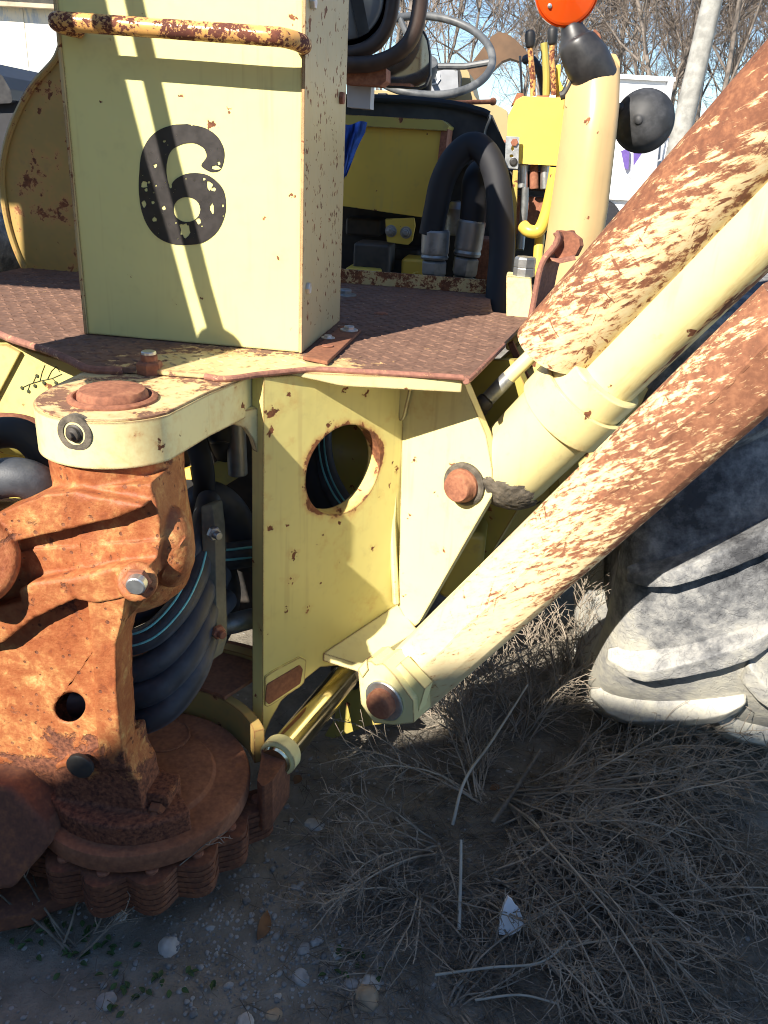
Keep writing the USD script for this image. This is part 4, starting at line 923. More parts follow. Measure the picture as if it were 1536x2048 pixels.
part(bbk, 'bracket_flap', slab([pb(x, y, .99) for x, y in ((1112, 460), (1140, 464), (1158, 478), (1160, 492), (1150, 512), (1112, 520), (1106, 496))], D3(.01, .012), rnd=.004), 'pin_rust')
part(bbk, 'bracket_tab', slab([pb(x, y, .96) for x, y in ((1100, 516), (1118, 519), (1150, 512), (1152, 520), (1120, 527), (1104, 522))], D3(.0, .05)), 'edge_rust')
# ------------------------------------------------------------------ operator's station behind the deck
BB = 1.95
bx = numbered(T + '/battery_box'); UsdGeom.Xform.Define(stage, bx)
part(bx, 'box_face', slab([pb(x, y, BB) for x, y in ((600, 245), (884, 262), (862, 437), (600, 400))], vv * .30, rnd=.004), 'yellow_paint')
part(bx, 'box_rim', slab([pb(x, y, BB - .02) for x, y in ((600, 224), (884, 240), (898, 252), (893, 262), (600, 246))], vv * .34, rnd=.004), 'dull_yellow_paint')
part(bx, 'box_flange', slab([pb(x, y, BB - .015) for x, y in ((882, 262), (896, 258), (876, 432), (862, 436))], vv * .2), 'pin_rust')
part(T, 'hinge_plate', slab([pb(x, y, BB - .02) for x, y in ((770, 438), (828, 436), (830, 452), (824, 482), (816, 490), (774, 484))], vv * .02, rnd=.004), 'yellow_paint')
for x, y in ((782, 462), (812, 465)): part(T, 'hinge_bolt', [bolt(pb(x, y, BB - .02), -vv, .016, .012, .008, .022)], 'grey_metal')
part(T, 'bulkhead', slab([pb(x, y, 2.33) for x, y in ((560, 180), (700, 200), (985, 230), (1015, 300), (1035, 640), (560, 640))], vv * .01), 'black_paint')
for (x0, y0, x1, y1, b, mt, nm) in ((690, 440, 760, 470, 2.2, 'dark_metal', 'pump'), (705, 490, 780, 545, 1.9, 'dark_metal', 'valve_block'), (690, 540, 760, 552, 1.85, 'yellow_paint', 'shelf_edge'), (800, 520, 850, 565, 1.95, 'yellow_paint', 'bracket_plate'), (950, 480, 1000, 560, 2.1, 'pin_rust', 'exhaust_part'), (770, 500, 840, 520, 2.1, 'dark_metal', 'linkage')):
    P0 = pb(x0, y1, b); P1 = pb(x1, y0, b); a0, z0 = (P0 - PIV) @ uu, P0[2]; a1, z1 = (P1 - PIV) @ uu, P1[2]
    part(T, nm, rboxm(min(a0, a1), max(a0, a1), b, b + .15, min(z0, z1), max(z0, z1), min(.012, abs(z1 - z0) * .3)), mt)
part(T, 'spring', [tube([pb(832 + 5 * math.cos(t), 545 + t * .9, 1.8) + vv * .012 * math.sin(t) for t in np.linspace(0, 22, 90)], .004, 6)], 'yellow_paint')
part(T, 'fuel_filter', [lathe(pb(912, 470, 2.2), ZZ, [(.045, 0), (.05, .01), (.05, .10), (.03, .125), (.0, .13)], 28)], 'grey_metal')
# hydraulic hoses with crimped fittings
dh = numbered(T + '/deck_hoses'); UsdGeom.Xform.Define(stage, dh)
part(dh, 'hose', hose([pb(*p) for p in ((862, 470, 1.60), (872, 420, 1.60), (884, 365, 1.60), (908, 318, 1.60), (940, 292, 1.60), (968, 302, 1.58), (990, 345, 1.55), (1000, 410, 1.52), (1004, 490, 1.5), (998, 570, 1.46), (992, 640, 1.42))], .041, 8, 20), 'rubber_clean', 40)
part(dh, 'hose', hose([pb(*p) for p in ((945, 442, 1.62), (948, 400, 1.62), (950, 368, 1.64), (958, 348, 1.70), (972, 346, 1.8), (980, 380, 1.9))], .043, 8, 20), 'rubber_clean', 40)
def fitting(pts, b):
    (x0, y0), (x1, y1) = pts; p0, p1 = pb(x0, y0, b), pb(x1, y1, b); d = unit(p1 - p0); L = np.linalg.norm(p1 - p0)
    part(dh, 'hose_ferrule', [lathe(p0, d, [(.043, 0), (.047, .006), (.047, L * .38), (.044, L * .42), (.047, L * .46), (.044, L * .5)], 28)], 'grey_metal')
    part(dh, 'hose_nut', [lathe(p0 + d * L * .52, d, [(.040, 0), (.046, .006), (.046, L * .22), (.041, L * .26)], 6)], 'grey_metal')
    part(dh, 'hose_nut', [lathe(p0 + d * L * .80, d, [(.030, 0), (.040, .004), (.040, L * .22)], 6)], 'zinc')
fitting(((872, 460), (866, 575)), 1.60); fitting(((944, 440), (924, 580)), 1.62)
# lever console (sunlit yellow) with levers
lc_ = numbered(T + '/lever_console'); UsdGeom.Xform.Define(stage, lc_)
LB = 1.62
part(lc_, 'console_panel', slab([pb(x, y, LB) for x, y in ((1016, 232), (1032, 200), (1046, 192), (1132, 196), (1120, 332), (1012, 326))], vv * .10, rnd=.004), 'bright_yellow_paint')
part(lc_, 'console_side', slab([pb(x, y, LB + .02) for x, y in ((1022, 212), (1034, 186), (1046, 186), (1050, 194), (1030, 206))], vv * .06), 'pin_rust')
sp_ = part(lc_, 'slotted_strip', slab([pb(x, y, LB - .03) for x, y in ((1012, 272), (1039, 274), (1036, 338), (1009, 336))], vv * .006, [[pb(1025 + 3 * math.cos(t), 297 + 5 * math.sin(t), LB - .03) for t in np.linspace(0, 6, 10)], [pb(1023 + 4 * math.cos(t), 312 + 3.4 * math.sin(t), LB - .03) for t in np.linspace(0, 6, 10)]]), 'zinc')
part(sp_, 'strip_bolt', [bolt(pb(1029, 285, LB - .03), -vv, .012, .007)], 'pin_rust')
part(sp_, 'strip_plug', [lathe(pb(1027, 324, LB - .03), -vv, [(.013, 0), (.013, .003), (.008, .006)], 16)], 'dark_metal')
def lever(pts, b, w, mat, knob):
    l = part(lc_, 'lever', tube(catmull([pb(x, y, b) for x, y in pts], 5), w, 10), mat)
    if knob:
        x, y = pts[-1]; o_ = pb(x, y + 4, b); part(l, 'lever_knob', [lathe(o_, unit(pb(x, y - 10, b) - o_), [(.010, 0), (.014, .006), (.0155, .02), (.016, .038), (.012, .047), (.004, .05)], 18)], 'knob_rubber', True)
lever([(1066, 192), (1065, 150), (1062, 120), (1060, 92)], 1.66, .009, 'bar_paint', True)
lever([(1108, 190), (1106, 150), (1104, 118), (1105, 86)], 1.68, .009, 'bar_paint', True)
lever([(1092, 192), (1093, 150), (1090, 110), (1088, 86)], 1.72, .012, 'dull_yellow_paint', False)
lever([(1044, 190), (1042, 150), (1040, 112)], 1.75, .004, 'grey_metal', False)
part(lc_, 'lever_boot', [boxm(.66, .70, 1.64, 1.70, 1.655, 1.68)], 'pin_rust'); part(lc_, 'lever_boot', [boxm(.725, .76, 1.66, 1.72, 1.655, 1.68)], 'pin_rust')
part(lc_, 'control_cable', hose([pb(*p) for p in ((1050, 120, 1.8), (1062, 118, 1.78), (1078, 140, 1.76), (1086, 170, 1.76), (1088, 200, 1.76))], .014, 6, 10), 'rubber')
part(lc_, 'curved_arm', slab([pb(x, y, 1.80) for x, y in ((1112, 130), (1122, 128), (1120, 160), (1126, 175), (1140, 165), (1140, 205), (1112, 198))], vv * .03, rnd=.004), 'yellow_paint')
vb = numbered(T + '/valve_bank'); UsdGeom.Xform.Define(stage, vb)
for x, y, r in ((1045, 350, .018), (1068, 352, .014), (1090, 352, .016)): part(vb, 'valve_spool', cyl(pb(x, y - 22, 1.66), pb(x, y + 26, 1.66), r, 16), 'zinc' if x != 1068 else 'pin_rust')
part(vb, 'valve_body', rboxm(.57, .78, 1.68, 1.78, 1.40, 1.46, .012), 'dark_metal')
part(vb, 'valve_body', rboxm(.58, .74, 1.70, 1.80, 1.26, 1.38, .012), 'pin_rust')
part(vb, 'valve_tube', hose([pb(*p) for p in ((1112, 335, 1.50), (1104, 380, 1.50), (1092, 430, 1.50), (1078, 460, 1.50), (1058, 462, 1.50), (1046, 452, 1.52))], .020, 7, 14), 'yellow_paint')
part(vb, 'valve_tube', hose([pb(*p) for p in ((1050, 375, 1.6), (1048, 420, 1.6), (1044, 460, 1.6), (1040, 500, 1.58))], .013, 6, 12), 'grey_metal')
part(vb, 'valve_tube', hose([pb(*p) for p in ((1080, 470, 1.55), (1076, 520, 1.5), (1080, 560, 1.45), (1082, 620, 1.4))], .016, 6, 12), 'yellow_paint')
part(vb, 'valve_shield', slab([pb(x, y, 1.56) for x, y in ((1026, 340), (1036, 340), (1032, 480), (1026, 560), (1018, 600), (1016, 480))], vv * .02), 'dull_yellow_paint')
part(vb, 'back_plate', slab([pb(x, y, 1.95) for x, y in ((1010, 330), (1120, 330), (1090, 660), (1010, 660))], vv * .02), 'dark_metal')
# seat base, cowl, steering wheel, dash
part(T, 'seat_base', slab([pb(x, y, 2.15) for x, y in ((600, 196), (700, 190), (800, 192), (900, 202), (962, 216), (980, 224), (978, 236), (972, 250), (968, 262), (966, 330), (600, 320))], vv * .25, rnd=.02), 'black_paint', label='black seat base')
part(T, 'seat_rim', tube(catmull([pb(x, y, 2.13) for x, y in ((600, 200), (700, 196), (800, 198), (900, 208), (960, 222), (978, 230))], 5), .014, 10), 'rubber_clean')
part(T, 'cowl', slab([pb(x, y, 2.9) for x, y in ((700, 182), (760, 180), (910, 190), (918, 140), (926, 128), (938, 145), (948, 190), (958, 205), (990, 208), (1015, 222), (1020, 330), (700, 330))], vv * .5, rnd=.02), 'cowl_paint', label='cream yellow dash cowl')
part(T, 'cowl_seam', tube([pb(x, y, 2.895) for x, y in ((905, 280), (960, 278), (1018, 284))], .008, 6), 'pin_rust')
part(T, 'cowl_side', slab([pb(x, y, 2.6) for x, y in ((890, 340), (1010, 350), (1006, 430), (880, 440))], vv * .2), 'yellow_paint')
cl_ = numbered(T + '/instrument_cluster'); UsdGeom.Xform.Define(stage, cl_)
part(cl_, 'gauge_housing', slab([pb(x, y, 2.80) for x, y in ((850, 142), (905, 132), (918, 136), (922, 150), (920, 186), (908, 196), (855, 190))], vv * .06, rnd=.012), 'black_paint')
part(cl_, 'gauge_face', slab([pb(x, y, 2.795) for x, y in ((856, 146), (904, 136), (915, 140), (917, 184), (906, 191), (858, 186))], vv * .006, rnd=.01), 'gauge_grey')
part(cl_, 'gauge', slab([pb(x, y, 2.788) for x, y in ((862, 146), (878, 143), (881, 158), (874, 168), (862, 170))], vv * .006, rnd=.005), 'white_paint')
part(cl_, 'gauge_glass', slab([pb(x, y, 2.784) for x, y in ((864, 150), (872, 148), (873, 158), (870, 165), (864, 166))], vv * .003), 'lens_grey')
for x, y in ((911, 139), (912, 187), (866, 188)): part(cl_, 'gauge_screw', [lathe(pb(x, y, 2.795), -vv, [(.006, 0), (.004, .003)], 10)], 'zinc')
# steering wheel
sw = numbered(T + '/steering_wheel'); UsdGeom.Xform.Define(stage, sw)
sc = pb(852, 108, 2.42); sN = unit(-vv * .60 + ZZ * .82 + uu * .10); se1, se2, _ = frame_of(sN)
SR = .265
part(sw, 'wheel_rim', tube(ring_pts(sc, SR, se1, se2, 72), .0155, 12, closed=True), 'wheel_grey', True)
hub = sc - sN * .05
part(sw, 'wheel_hub', [lathe(hub, sN, [(.05, -.03), (.055, 0), (.05, .02), (.02, .03), (0, .03)], 28)], 'wheel_grey')
for t in (-.1, 2.0, 4.1): part(sw, 'wheel_spoke', tube([hub, hub * .4 + .6 * (sc + SR * (math.cos(t) * se1 + math.sin(t) * se2)) - sN * .012, sc + SR * (math.cos(t) * se1 + math.sin(t) * se2)], .0125, 10), 'wheel_grey')
part(sw, 'steering_column', cyl(hub - sN * .45, hub - sN * .02, .035, 20), 'black_paint')
part(T, 'column_lever', [tube([pb(880, 207, 2.2), pb(985, 203, 2.2)], .0085, 10), trimesh.creation.icosphere(2, .014).apply_translation(pb(986, 203, 2.2))], 'pin_rust')
for x in (762, 822): part(T, 'cowl_latch', slab([pb(x + dx, y, 2.75) for dx, y in ((-6, 186), (10, 186), (12, 200), (-6, 200))], vv * .05), 'dark_metal')
# brown curved arm of the front loader beyond the cowl
part(T, 'loader_arm', slab([pb(x, y, 3.6) for x, y in ((905, 190), (940, 130), (968, 92), (984, 72), (996, 64), (1012, 66), (1030, 78), (1046, 94), (1058, 108), (1050, 118), (1038, 122), (1020, 116), (1004, 122), (985, 140), (960, 162), (930, 178))], vv * .12, rnd=.01), 'brown_arm')
# rear work lamp and hoop guard at top left of the station
wl = numbered(T + '/work_lamp'); UsdGeom.Xform.Define(stage, wl)
wc = pb(690, -8, 1.30); wn = unit(-vv * .93 + uu * .25 - ZZ * .05)
part(wl, 'lamp_shell', [lathe(wc, wn, [(.03, -.12), (.10, -.08), (.125, -.02), (.130, 0), (.128, .008), (.121, .010), (.119, .002)], 56)], 'black_paint', True)
part(wl, 'lamp_glass', [lathe(wc, wn, [(.119, .002), (.09, .010), (.04, .015), (0, .016)], 48)], 'lens_grey', True)
part(wl, 'lamp_bar', slab([wc + wn * .012 + p for p in (D3(-.02, 0, .11), D3(.015, 0, .12), D3(.07, 0, -.085), D3(.04, 0, -.10))], wn * .012), 'black_paint')
e1_, e2_, _ = frame_of(-wn)
hg = part(wl, 'hoop_guard', tube(catmull([pb(x, y, 1.25) for x, y in ((788, -60), (786, 0), (776, 50), (750, 88), (705, 106), (640, 112))], 6), .019, 14), 'hoop_brown')
part(wl, 'hoop_guard', tube(catmull([pb(x, y, 1.20) for x, y in ((842, -60), (840, 10), (826, 70), (796, 106), (750, 126), (700, 130), (640, 128))], 6), .021, 14), 'hoop_brown')
part(wl, 'guard_block', slab([pb(x, y, 1.22) for x, y in ((690, 135), (772, 136), (772, 162), (760, 172), (690, 168))], vv * .08, rnd=.003), 'pin_rust')
part(wl, 'lamp_stand', slab([pb(x, y, 1.28) for x, y in ((694, 168), (742, 170), (740, 218), (694, 214))], vv * .06), 'grey_paint')
# mirror
mr = numbered(T + '/mirror'); UsdGeom.Xform.Define(stage, mr)
ms = [(760, 122), (770, 108), (830, 62), (846, 58), (856, 78), (861, 110), (861, 150), (852, 172), (838, 178), (770, 174), (760, 168)]
part(mr, 'mirror_housing', slab([pb(x, y, 1.52) for x, y in ms], vv * .035, rnd=.01), 'black_paint')
mcx, mcy = 812, 124
part(mr, 'mirror_face', slab([pb(mcx + (x - mcx) * .94, mcy + (y - mcy) * .93, 1.519) for x, y in ms], -vv * .002 , rnd=.008), 'mirror_glass')
# blue rag
rgp = [(688, 246), (706, 244), (735, 252), (722, 276), (712, 296), (708, 318), (700, 340), (694, 352), (688, 352)]
gpts = []; Vr, Fr = [], []
rows_ = [(246, 684, 734), (262, 684, 730), (280, 684, 720), (300, 684, 712), (320, 684, 706), (340, 684, 699), (356, 684, 692)]
for r_, (y, x0, x1) in enumerate(rows_):
    for c in range(9):
        s = c / 8; Vr.append(pb(x0 + (x1 - x0) * s, y + 4 * math.sin(s * 6 + r_), 1.80 - .03 * math.sin(s * 9 + r_ * .7) - .012 * math.cos(s * 17 + r_)))
for r_ in range(len(rows_) - 1):
    for c in range(8):
        a = r_ * 9 + c; Fr += [(a, a + 9, a + 10), (a, a + 10, a + 1)]
Vr = np.array(Vr); n_ = len(Vr); Fr = Fr + [(c + n_, b + n_, a + n_) for a, b, c in Fr]; Vr = np.vstack([Vr, Vr + vv * .003])
solo('blue_rag', trimesh.Trimesh(Vr, np.array(Fr), process=False), 'blue_cloth', 'crumpled blue rag hanging beside the battery box behind the control tower', 'rag', True)

# ------------------------------------------------------------------ background: shed, trailer, pole, trees
sh_ = thing('shed', 'weathered shed wall of peeling white sheets with a tan eave board', 'shed', (-5.5, 9.5, 0))
n_rib = 26
for k in range(n_rib):
    x0 = -14 + k * .45
    part(sh_, 'wall_sheet', trimesh.creation.box((.446, .03, 2.62), trimesh.transformations.translation_matrix((x0, 9.5 + (k % 2) * .006, 1.31))), 'shed_paint', False)
part(sh_, 'eave_board', trimesh.creation.box((11.9, .10, .16), trimesh.transformations.translation_matrix((-8.3, 9.40, 2.68))), 'shed_trim', False)
part(sh_, 'roof', slab([np.array(p, float) for p in ((-14.4, 9.2, 2.77), (-2.3, 9.2, 2.77), (-2.3, 14, 4.4), (-14.4, 14, 4.4))], (0, 0, .05)), 'grey_paint', False)
part(sh_, 'end_wall', trimesh.creation.box((.05, 5, 2.6), trimesh.transformations.translation_matrix((-2.56, 12.05, 1.3))), 'shed_paint', False)

def far(x, y, Y):      # survey ray to the vertical plane Y metres ahead
    return ppl(x, y, [0, Y, 0], np.array([0, 1., 0]))
TY = 17.0
p0 = far(1180, 150, TY); p1 = far(1338, 156, TY)
tr = thing('box_trailer', 'white box trailer parked beyond the tractor with purple stripes low on it', 'trailer', (p0[0], TY, 0))
xl, xr, zt = p0[0] + .15, p1[0], p0[2]
part(tr, 'trailer_body', trimesh.creation.box((xr - xl, 6, zt - .85), trimesh.transformations.translation_matrix(((xl + xr) / 2, TY + 3, (zt + .85) / 2))), 'white_paint', False)
part(tr, 'corner_post', trimesh.creation.box((.10, .12, zt - .80), trimesh.transformations.translation_matrix((xr + .02, TY - .04, (zt + .80) / 2))), 'grey_paint', False)
part(tr, 'top_rail', trimesh.creation.box((xr - xl + .2, .1, .07), trimesh.transformations.translation_matrix(((xl + xr) / 2, TY - .03, zt))), 'white_paint', False)
part(tr, 'trailer_skirt', trimesh.creation.box((xr - xl, 5.8, .30), trimesh.transformations.translation_matrix(((xl + xr) / 2, TY + 3, .70))), 'white_paint', False)
def farpoly(pts, Y, th=.05): return slab([far(x, y, Y) for x, y in pts], (0, th, 0))
part(tr, 'purple_stripe', farpoly([(1243, 302), (1259, 296), (1257, 340), (1250, 336)], TY - .12), 'purple_paint', False)
part(tr, 'purple_stripe', farpoly([(1268, 296), (1292, 292), (1278, 338), (1268, 342)], TY - .12), 'purple_paint', False)
part(tr, 'trailer_wheel', [lathe(far(1215, 345, TY) * [1, 1, 0] + [0, 0, .42], np.array([0, 1., 0]), [(.2, 0), (.40, .02), (.42, .06), (.42, .2), (.40, .24)], 32)], 'dark_rubber_far')
tg = thing('tail_lift', 'grey metal tail gate standing open behind the white trailer', 'tail gate', (far(1330, 260, TY - 1)[0], TY - 1, 0))
part(tg, 'gate_frame', farpoly([(1325, 240), (1352, 238), (1350, 246), (1335, 246), (1318, 352), (1312, 352)], TY - 1), 'grey_paint', False)
part(tg, 'gate_panel', farpoly([(1336, 262), (1360, 258), (1330, 330), (1318, 345)], TY - .9), 'white_paint', False)
part(tg, 'gate_wedge', farpoly([(1255, 352), (1290, 300), (1318, 292), (1312, 352), (1262, 358)], TY - 1.3), 'grey_paint', False)
part(tg, 'gate_shadow_plate', farpoly([(1256, 354), (1300, 292), (1318, 270), (1316, 300), (1290, 320), (1264, 356)], TY - 1.15), 'dark_metal', False)
part(tg, 'pink_strap', farpoly([(1330, 262), (1334, 240), (1338, 240), (1335, 262), (1340, 275), (1336, 276)], TY - 1.05, .02), 'edge_rust', False)
# dark machine at the far left edge
dm = thing('parked_machine', 'dark blue parked machine with a rounded black hood at the left edge', 'machine', (far(-20, 300, 5.2)[0], 5.2, 0))
part(dm, 'machine_body', farpoly([(-200, 190), (30, 200), (52, 210), (48, 330), (60, 600), (-200, 600)], 5.2, .8), 'dark_rubber_far')
part(dm, 'machine_hood', slab([far(x, y, 5.15) for x, y in ((-200, 110), (-40, 120), (5, 152), (20, 178), (26, 206), (-200, 215))], (0, .8, 0), rnd=.02), 'black_paint')

# utility pole, leaning a little
PY = 14.0
b0, b1 = far(1369, 237, PY), far(1427, -10, PY)
pole_d = unit(b1 - b0); g0 = b0 - pole_d * (b0[2] / pole_d[2])
up_ = thing('utility_pole', 'weathered grey wooden pole leaning to the right before bare trees', 'pole', g0)
part(up_, 'pole_shaft', [lathe(g0 - pole_d * .1, pole_d, [(.17, 0), (.16, 1), (.145, 4), (.12, 8.5)], 20)], 'pole_wood', True)

# bare winter trees
def bare_tree(seed, h, spread, dens, lean=0.0):
    r = np.random.default_rng(seed); trunkP, twigP = [], []
    def grow(p, d, L, rad, lvl):
        n = max(3, int(5 - lvl * .5)); pts = [p]
        for s in range(n):
            d = unit(d + r.normal(0, .10 + .035 * lvl, 3) + np.array([0, 0, .05]))
            pts.append(pts[-1] + d * L / n)
        rr = np.linspace(rad, rad * .55, n + 1)
        (trunkP if lvl < 2 else twigP).append((np.array(pts), rr, lvl))
        if lvl >= 4 or rad < .0035: return
        kids = {0: 11, 1: 7, 2: 6, 3: 6}[lvl]; kids = max(2, int(kids * dens + r.uniform(-.5, .8)))
        for c in range(kids):
            t = r.uniform(.28 if lvl == 0 else .2, 1.0); i_ = min(n - 1, int(t * n)); q = pts[i_] + (pts[i_ + 1] - pts[i_]) * (t * n - i_)
            dd = unit(pts[i_ + 1] - pts[i_]); side_ = r.normal(0, 1, 3); side_ = unit(side_ - dd * (side_ @ dd))
            ang = r.uniform(.35, .85) * spread
            grow(q, unit(dd * math.cos(ang) + side_ * math.sin(ang)), L * r.uniform(.42, .66) * (1.05 - .3 * t), rad * r.uniform(.34, .5), lvl + 1)
    grow(np.zeros(3), unit(np.array([lean, 0, 1.])), h, h * .010, 0)
    tk = [tube(p, rr, 6 if l == 0 else 5) for p, rr, l in trunkP]
    tw = [tube(p, np.maximum(rr, .0045), 3, caps=False) for p, rr, l in twigP]
    return trimesh.util.concatenate(tk), trimesh.util.concatenate(tw)
protos = []
UsdGeom.Scope.Define(stage, '/World/Kinds')
for k, (s, h, sp, de) in enumerate(((11, 8.5, 1.0, 1.0), (12, 10.5, .85, .95), (13, 7.0, 1.15, 1.05), (15, 9.5, .95, 1.0))):
    tk, tw = bare_tree(s, h, sp, de)
    root = stage.CreateClassPrim(f'/bare_tree_kind_{"abcd"[k]}'); root.SetTypeName('Xform')
    protos.append(root)
    usdkit.mesh(stage, f'{root.GetPath()}/trunk', tk, LOOK['bark'], True); usdkit.mesh(stage, f'{root.GetPath()}/crown', tw, LOOK['twig'], False)
stage.RemovePrim('/World/Kinds')
tr_rng = np.random.default_rng(21); seen = []
slots = []
for Y, xs, js in ((31, np.arange(690, 1640, 118), 40), (40, np.arange(650, 1660, 105), 34), (50, np.arange(660, 1680, 84), 30), (60, np.arange(1120, 1700, 52), 18)):
    for x in xs:
        xx = x + tr_rng.uniform(-js, js)
        if Y <= 44 and 880 < xx < 1060 and tr_rng.random() < .75: continue
        if Y == 50 and 930 < xx < 1060 and tr_rng.random() < .5: continue
        slots.append((Y + tr_rng.uniform(-3, 3), xx))
words = ['tall', 'slender', 'broad', 'bushy', 'thin', 'forked', 'twiggy', 'sparse']
for n_t, (Y, xx) in enumerate(slots):
    p = far(xx, 330, Y); p[2] = -.1
    k = int(tr_rng.integers(0, 4))
    pth = numbered('/World/bare_tree'); x = UsdGeom.Xform.Define(stage, pth)
    s = tr_rng.uniform(.85, 1.25) * (1.15 if xx > 1180 else .95)
    x.AddTranslateOp().Set(Gf.Vec3d(*map(float, p))); x.AddRotateZOp().Set(float(tr_rng.uniform(0, 360))); x.AddScaleOp().Set(Gf.Vec3f(s, s, s * tr_rng.uniform(.9, 1.15)))
    pr = x.GetPrim(); pr.GetReferences().AddInternalReference(protos[k].GetPath()); pr.SetInstanceable(True)
    where_ = [w for lim, w in ((800, 'behind the steering wheel'), (1000, 'above the dash and the brown loader arm'), (1110, 'behind the black knobbed levers'), (1230, 'behind the amber lamp'), (1350, 'above the white box trailer'), (1450, 'beside the utility pole'), (9999, 'at the right edge behind the rusty cylinder guard')) if xx < lim][0]
    row_ = 'nearer tall' if Y < 36 else 'middling' if Y < 46 else 'distant' if Y < 56 else 'farthest'
    tag(pr, f'{row_} bare winter tree {where_}', 'tree', f'{row_} bare trees {where_}')
# brush line under the trees
bv_, bf_ = [], []
br = np.random.default_rng(5)
def blades(n, Y0, Y1, x0, x1, h0, h1, w):
    V = []
    for _ in range(n):
        Y = br.uniform(Y0, Y1); x = br.uniform(x0, x1); p = far(x, 330, Y); p[2] = 0
        h = br.uniform(h0, h1); d = np.array([br.normal(0, .35), br.normal(0, .35), 1.]) * h
        s = np.array([w, 0, 0]) * br.uniform(.6, 1.4)
        V.append([p - s, p + s, p + d])
    V = np.array(V).reshape(-1, 3); return trimesh.Trimesh(V, np.arange(len(V)).reshape(-1, 3), process=False)
bmesh = blades(9000, 30, 58, 600, 1750, .5, 3.2, .018)
solo('brush', bmesh, 'twig', 'brown leafless brush under the far trees', 'brush', False, kind='stuff')
# ------------------------------------------------------------------ weeds, stones, leaves on the ground
wr = np.random.default_rng(31)
def gp_at(x, y):
    p = pz(x, y, 0.0); p[2] = gz1(p[0], p[1]); return p
def weed(name, label, root, stems, L, lean, spread, droop, twigs, seed, mat='dry_stem', tw='dry_twig', rs=.0022):
    """dry branching weed: stems from one root, every stem set with short side twigs and seed tips"""
    r = np.random.default_rng(seed); P = thing(name, label, 'weed', root, 'dry weeds on the ground')
    S, SW, Tt, TW_ = [], [], [], []
    for s in range(int(stems * .72)):
        az = r.uniform(-spread, spread); d = np.array([lean[0] * math.cos(az) - lean[1] * math.sin(az), lean[0] * math.sin(az) + lean[1] * math.cos(az), lean[2] + r.normal(0, .22)])
        d = unit(d); n = 16; l = L * r.uniform(.55, 1.1); pts = [root + np.append(r.normal(0, .012, 2), 0)]
        for q in range(n):
            d = unit(d + r.normal(0, .07, 3) - np.array([0, 0, droop * (q / n)]))
            nx = pts[-1] + d * l / n
            gz = gz1(nx[0], nx[1]) + .004
            if nx[2] < gz: nx[2] = gz + r.uniform(0, .012); d[2] = abs(d[2]) * .3
            pts.append(nx)
        pts = np.array(pts); S.append(pts); SW.append(np.linspace(rs * 2, rs * .7, len(pts)) * r.uniform(.7, 1.5))
        if r.random() < .6:      # fuzz of old seed heads along the outer half
            for _ in range(34):
                k = int(r.integers(n // 2, n)); b = pts[k] + (pts[k + 1] - pts[k]) * r.random() if k + 1 < len(pts) else pts[k]
                Tt.append(np.array([b, b + unit(r.normal(0, 1, 3)) * r.uniform(.003, .009)])); TW_.append(np.array([.0026, .0014]))
        for _ in range(int(twigs * r.uniform(.6, 1.3))):
            k = int(r.integers(3, n)); b = pts[k]; t = unit(pts[k] - pts[k - 1]); sd_ = r.normal(0, 1, 3); sd_ = unit(sd_ - t * (sd_ @ t))
            dd = unit(t * r.uniform(.5, 1.1) + sd_ * .8); ll = r.uniform(.025, .12); q_ = [b]
            for _k in range(4):
                dd = unit(dd + r.normal(0, .16, 3)); nx = q_[-1] + dd * ll / 4; nx[2] = max(nx[2], gz1(nx[0], nx[1]) + .002); q_.append(nx)
            Tt.append(np.array(q_)); TW_.append(np.linspace(.0021, .0011, 5))
            for _k in range(int(r.integers(2, 6))):
                i_ = int(r.integers(1, 5)); e = q_[i_] + unit(r.normal(0, 1, 3) + dd) * r.uniform(.006, .016)
                Tt.append(np.array([q_[i_], e])); TW_.append(np.array([.0017, .0009]))
    curves(P + '/stems', S, SW, mat); pr = curves(P + '/twigs', Tt, TW_, tw); tag(pr, kind='stuff')
    return P
def dir_px(x0, y0, x1, y1, up):
    a, b = gp_at(x0, y0), gp_at(x1, y1); d = unit(b - a); return np.array([d[0], d[1], up])
weed('dry_weed', 'large dry weed sprawling to the right below the stabilizer leg', gp_at(1000, 1590), 40, .85, dir_px(1000, 1590, 1350, 1760, .25), .75, .10, 30, 1)
weed('dry_weed', 'upright dry weed clump standing under the stabilizer leg', gp_at(1040, 1480), 22, .55, dir_px(1040, 1480, 1110, 1330, 1.1), 1.2, .12, 34, 2)
weed('dry_weed', 'tangled dry weed left of the large sprawling one', gp_at(960, 1600), 20, .50, dir_px(960, 1600, 820, 1500, .5), 1.1, .14, 26, 3)
weed('dry_weed', 'dry weed with seed heads beside the tractor tyre', gp_at(1170, 1500), 18, .55, dir_px(1170, 1500, 1430, 1560, .35), .8, .08, 24, 4)
weed('dry_weed', 'flattened dry weed in the lower middle of the picture', gp_at(960, 1760), 26, .60, dir_px(960, 1760, 1300, 1900, .12), 1.0, .12, 24, 5)
weed('dry_weed', 'flattened dry weed in the lower right corner', gp_at(1250, 1800), 24, .60, dir_px(1250, 1800, 1500, 1980, .10), 1.0, .12, 22, 6)
weed('dry_weed', 'brown curled weed beside the pale torn stone', gp_at(830, 1780), 20, .32, dir_px(830, 1780, 760, 1860, .35), 1.6, .14, 18, 7)
weed('dry_weed', 'short dry weed behind the swing pin clevis', gp_at(900, 1430), 14, .35, dir_px(900, 1430, 1000, 1330, .9), 1.2, .12, 22, 8)
weed('dry_weed', 'thin dark weed stems in the lower left corner', gp_at(140, 1900), 12, .36, dir_px(140, 1900, 200, 1760, .7), 1.5, .12, 6, 9, mat='straw')
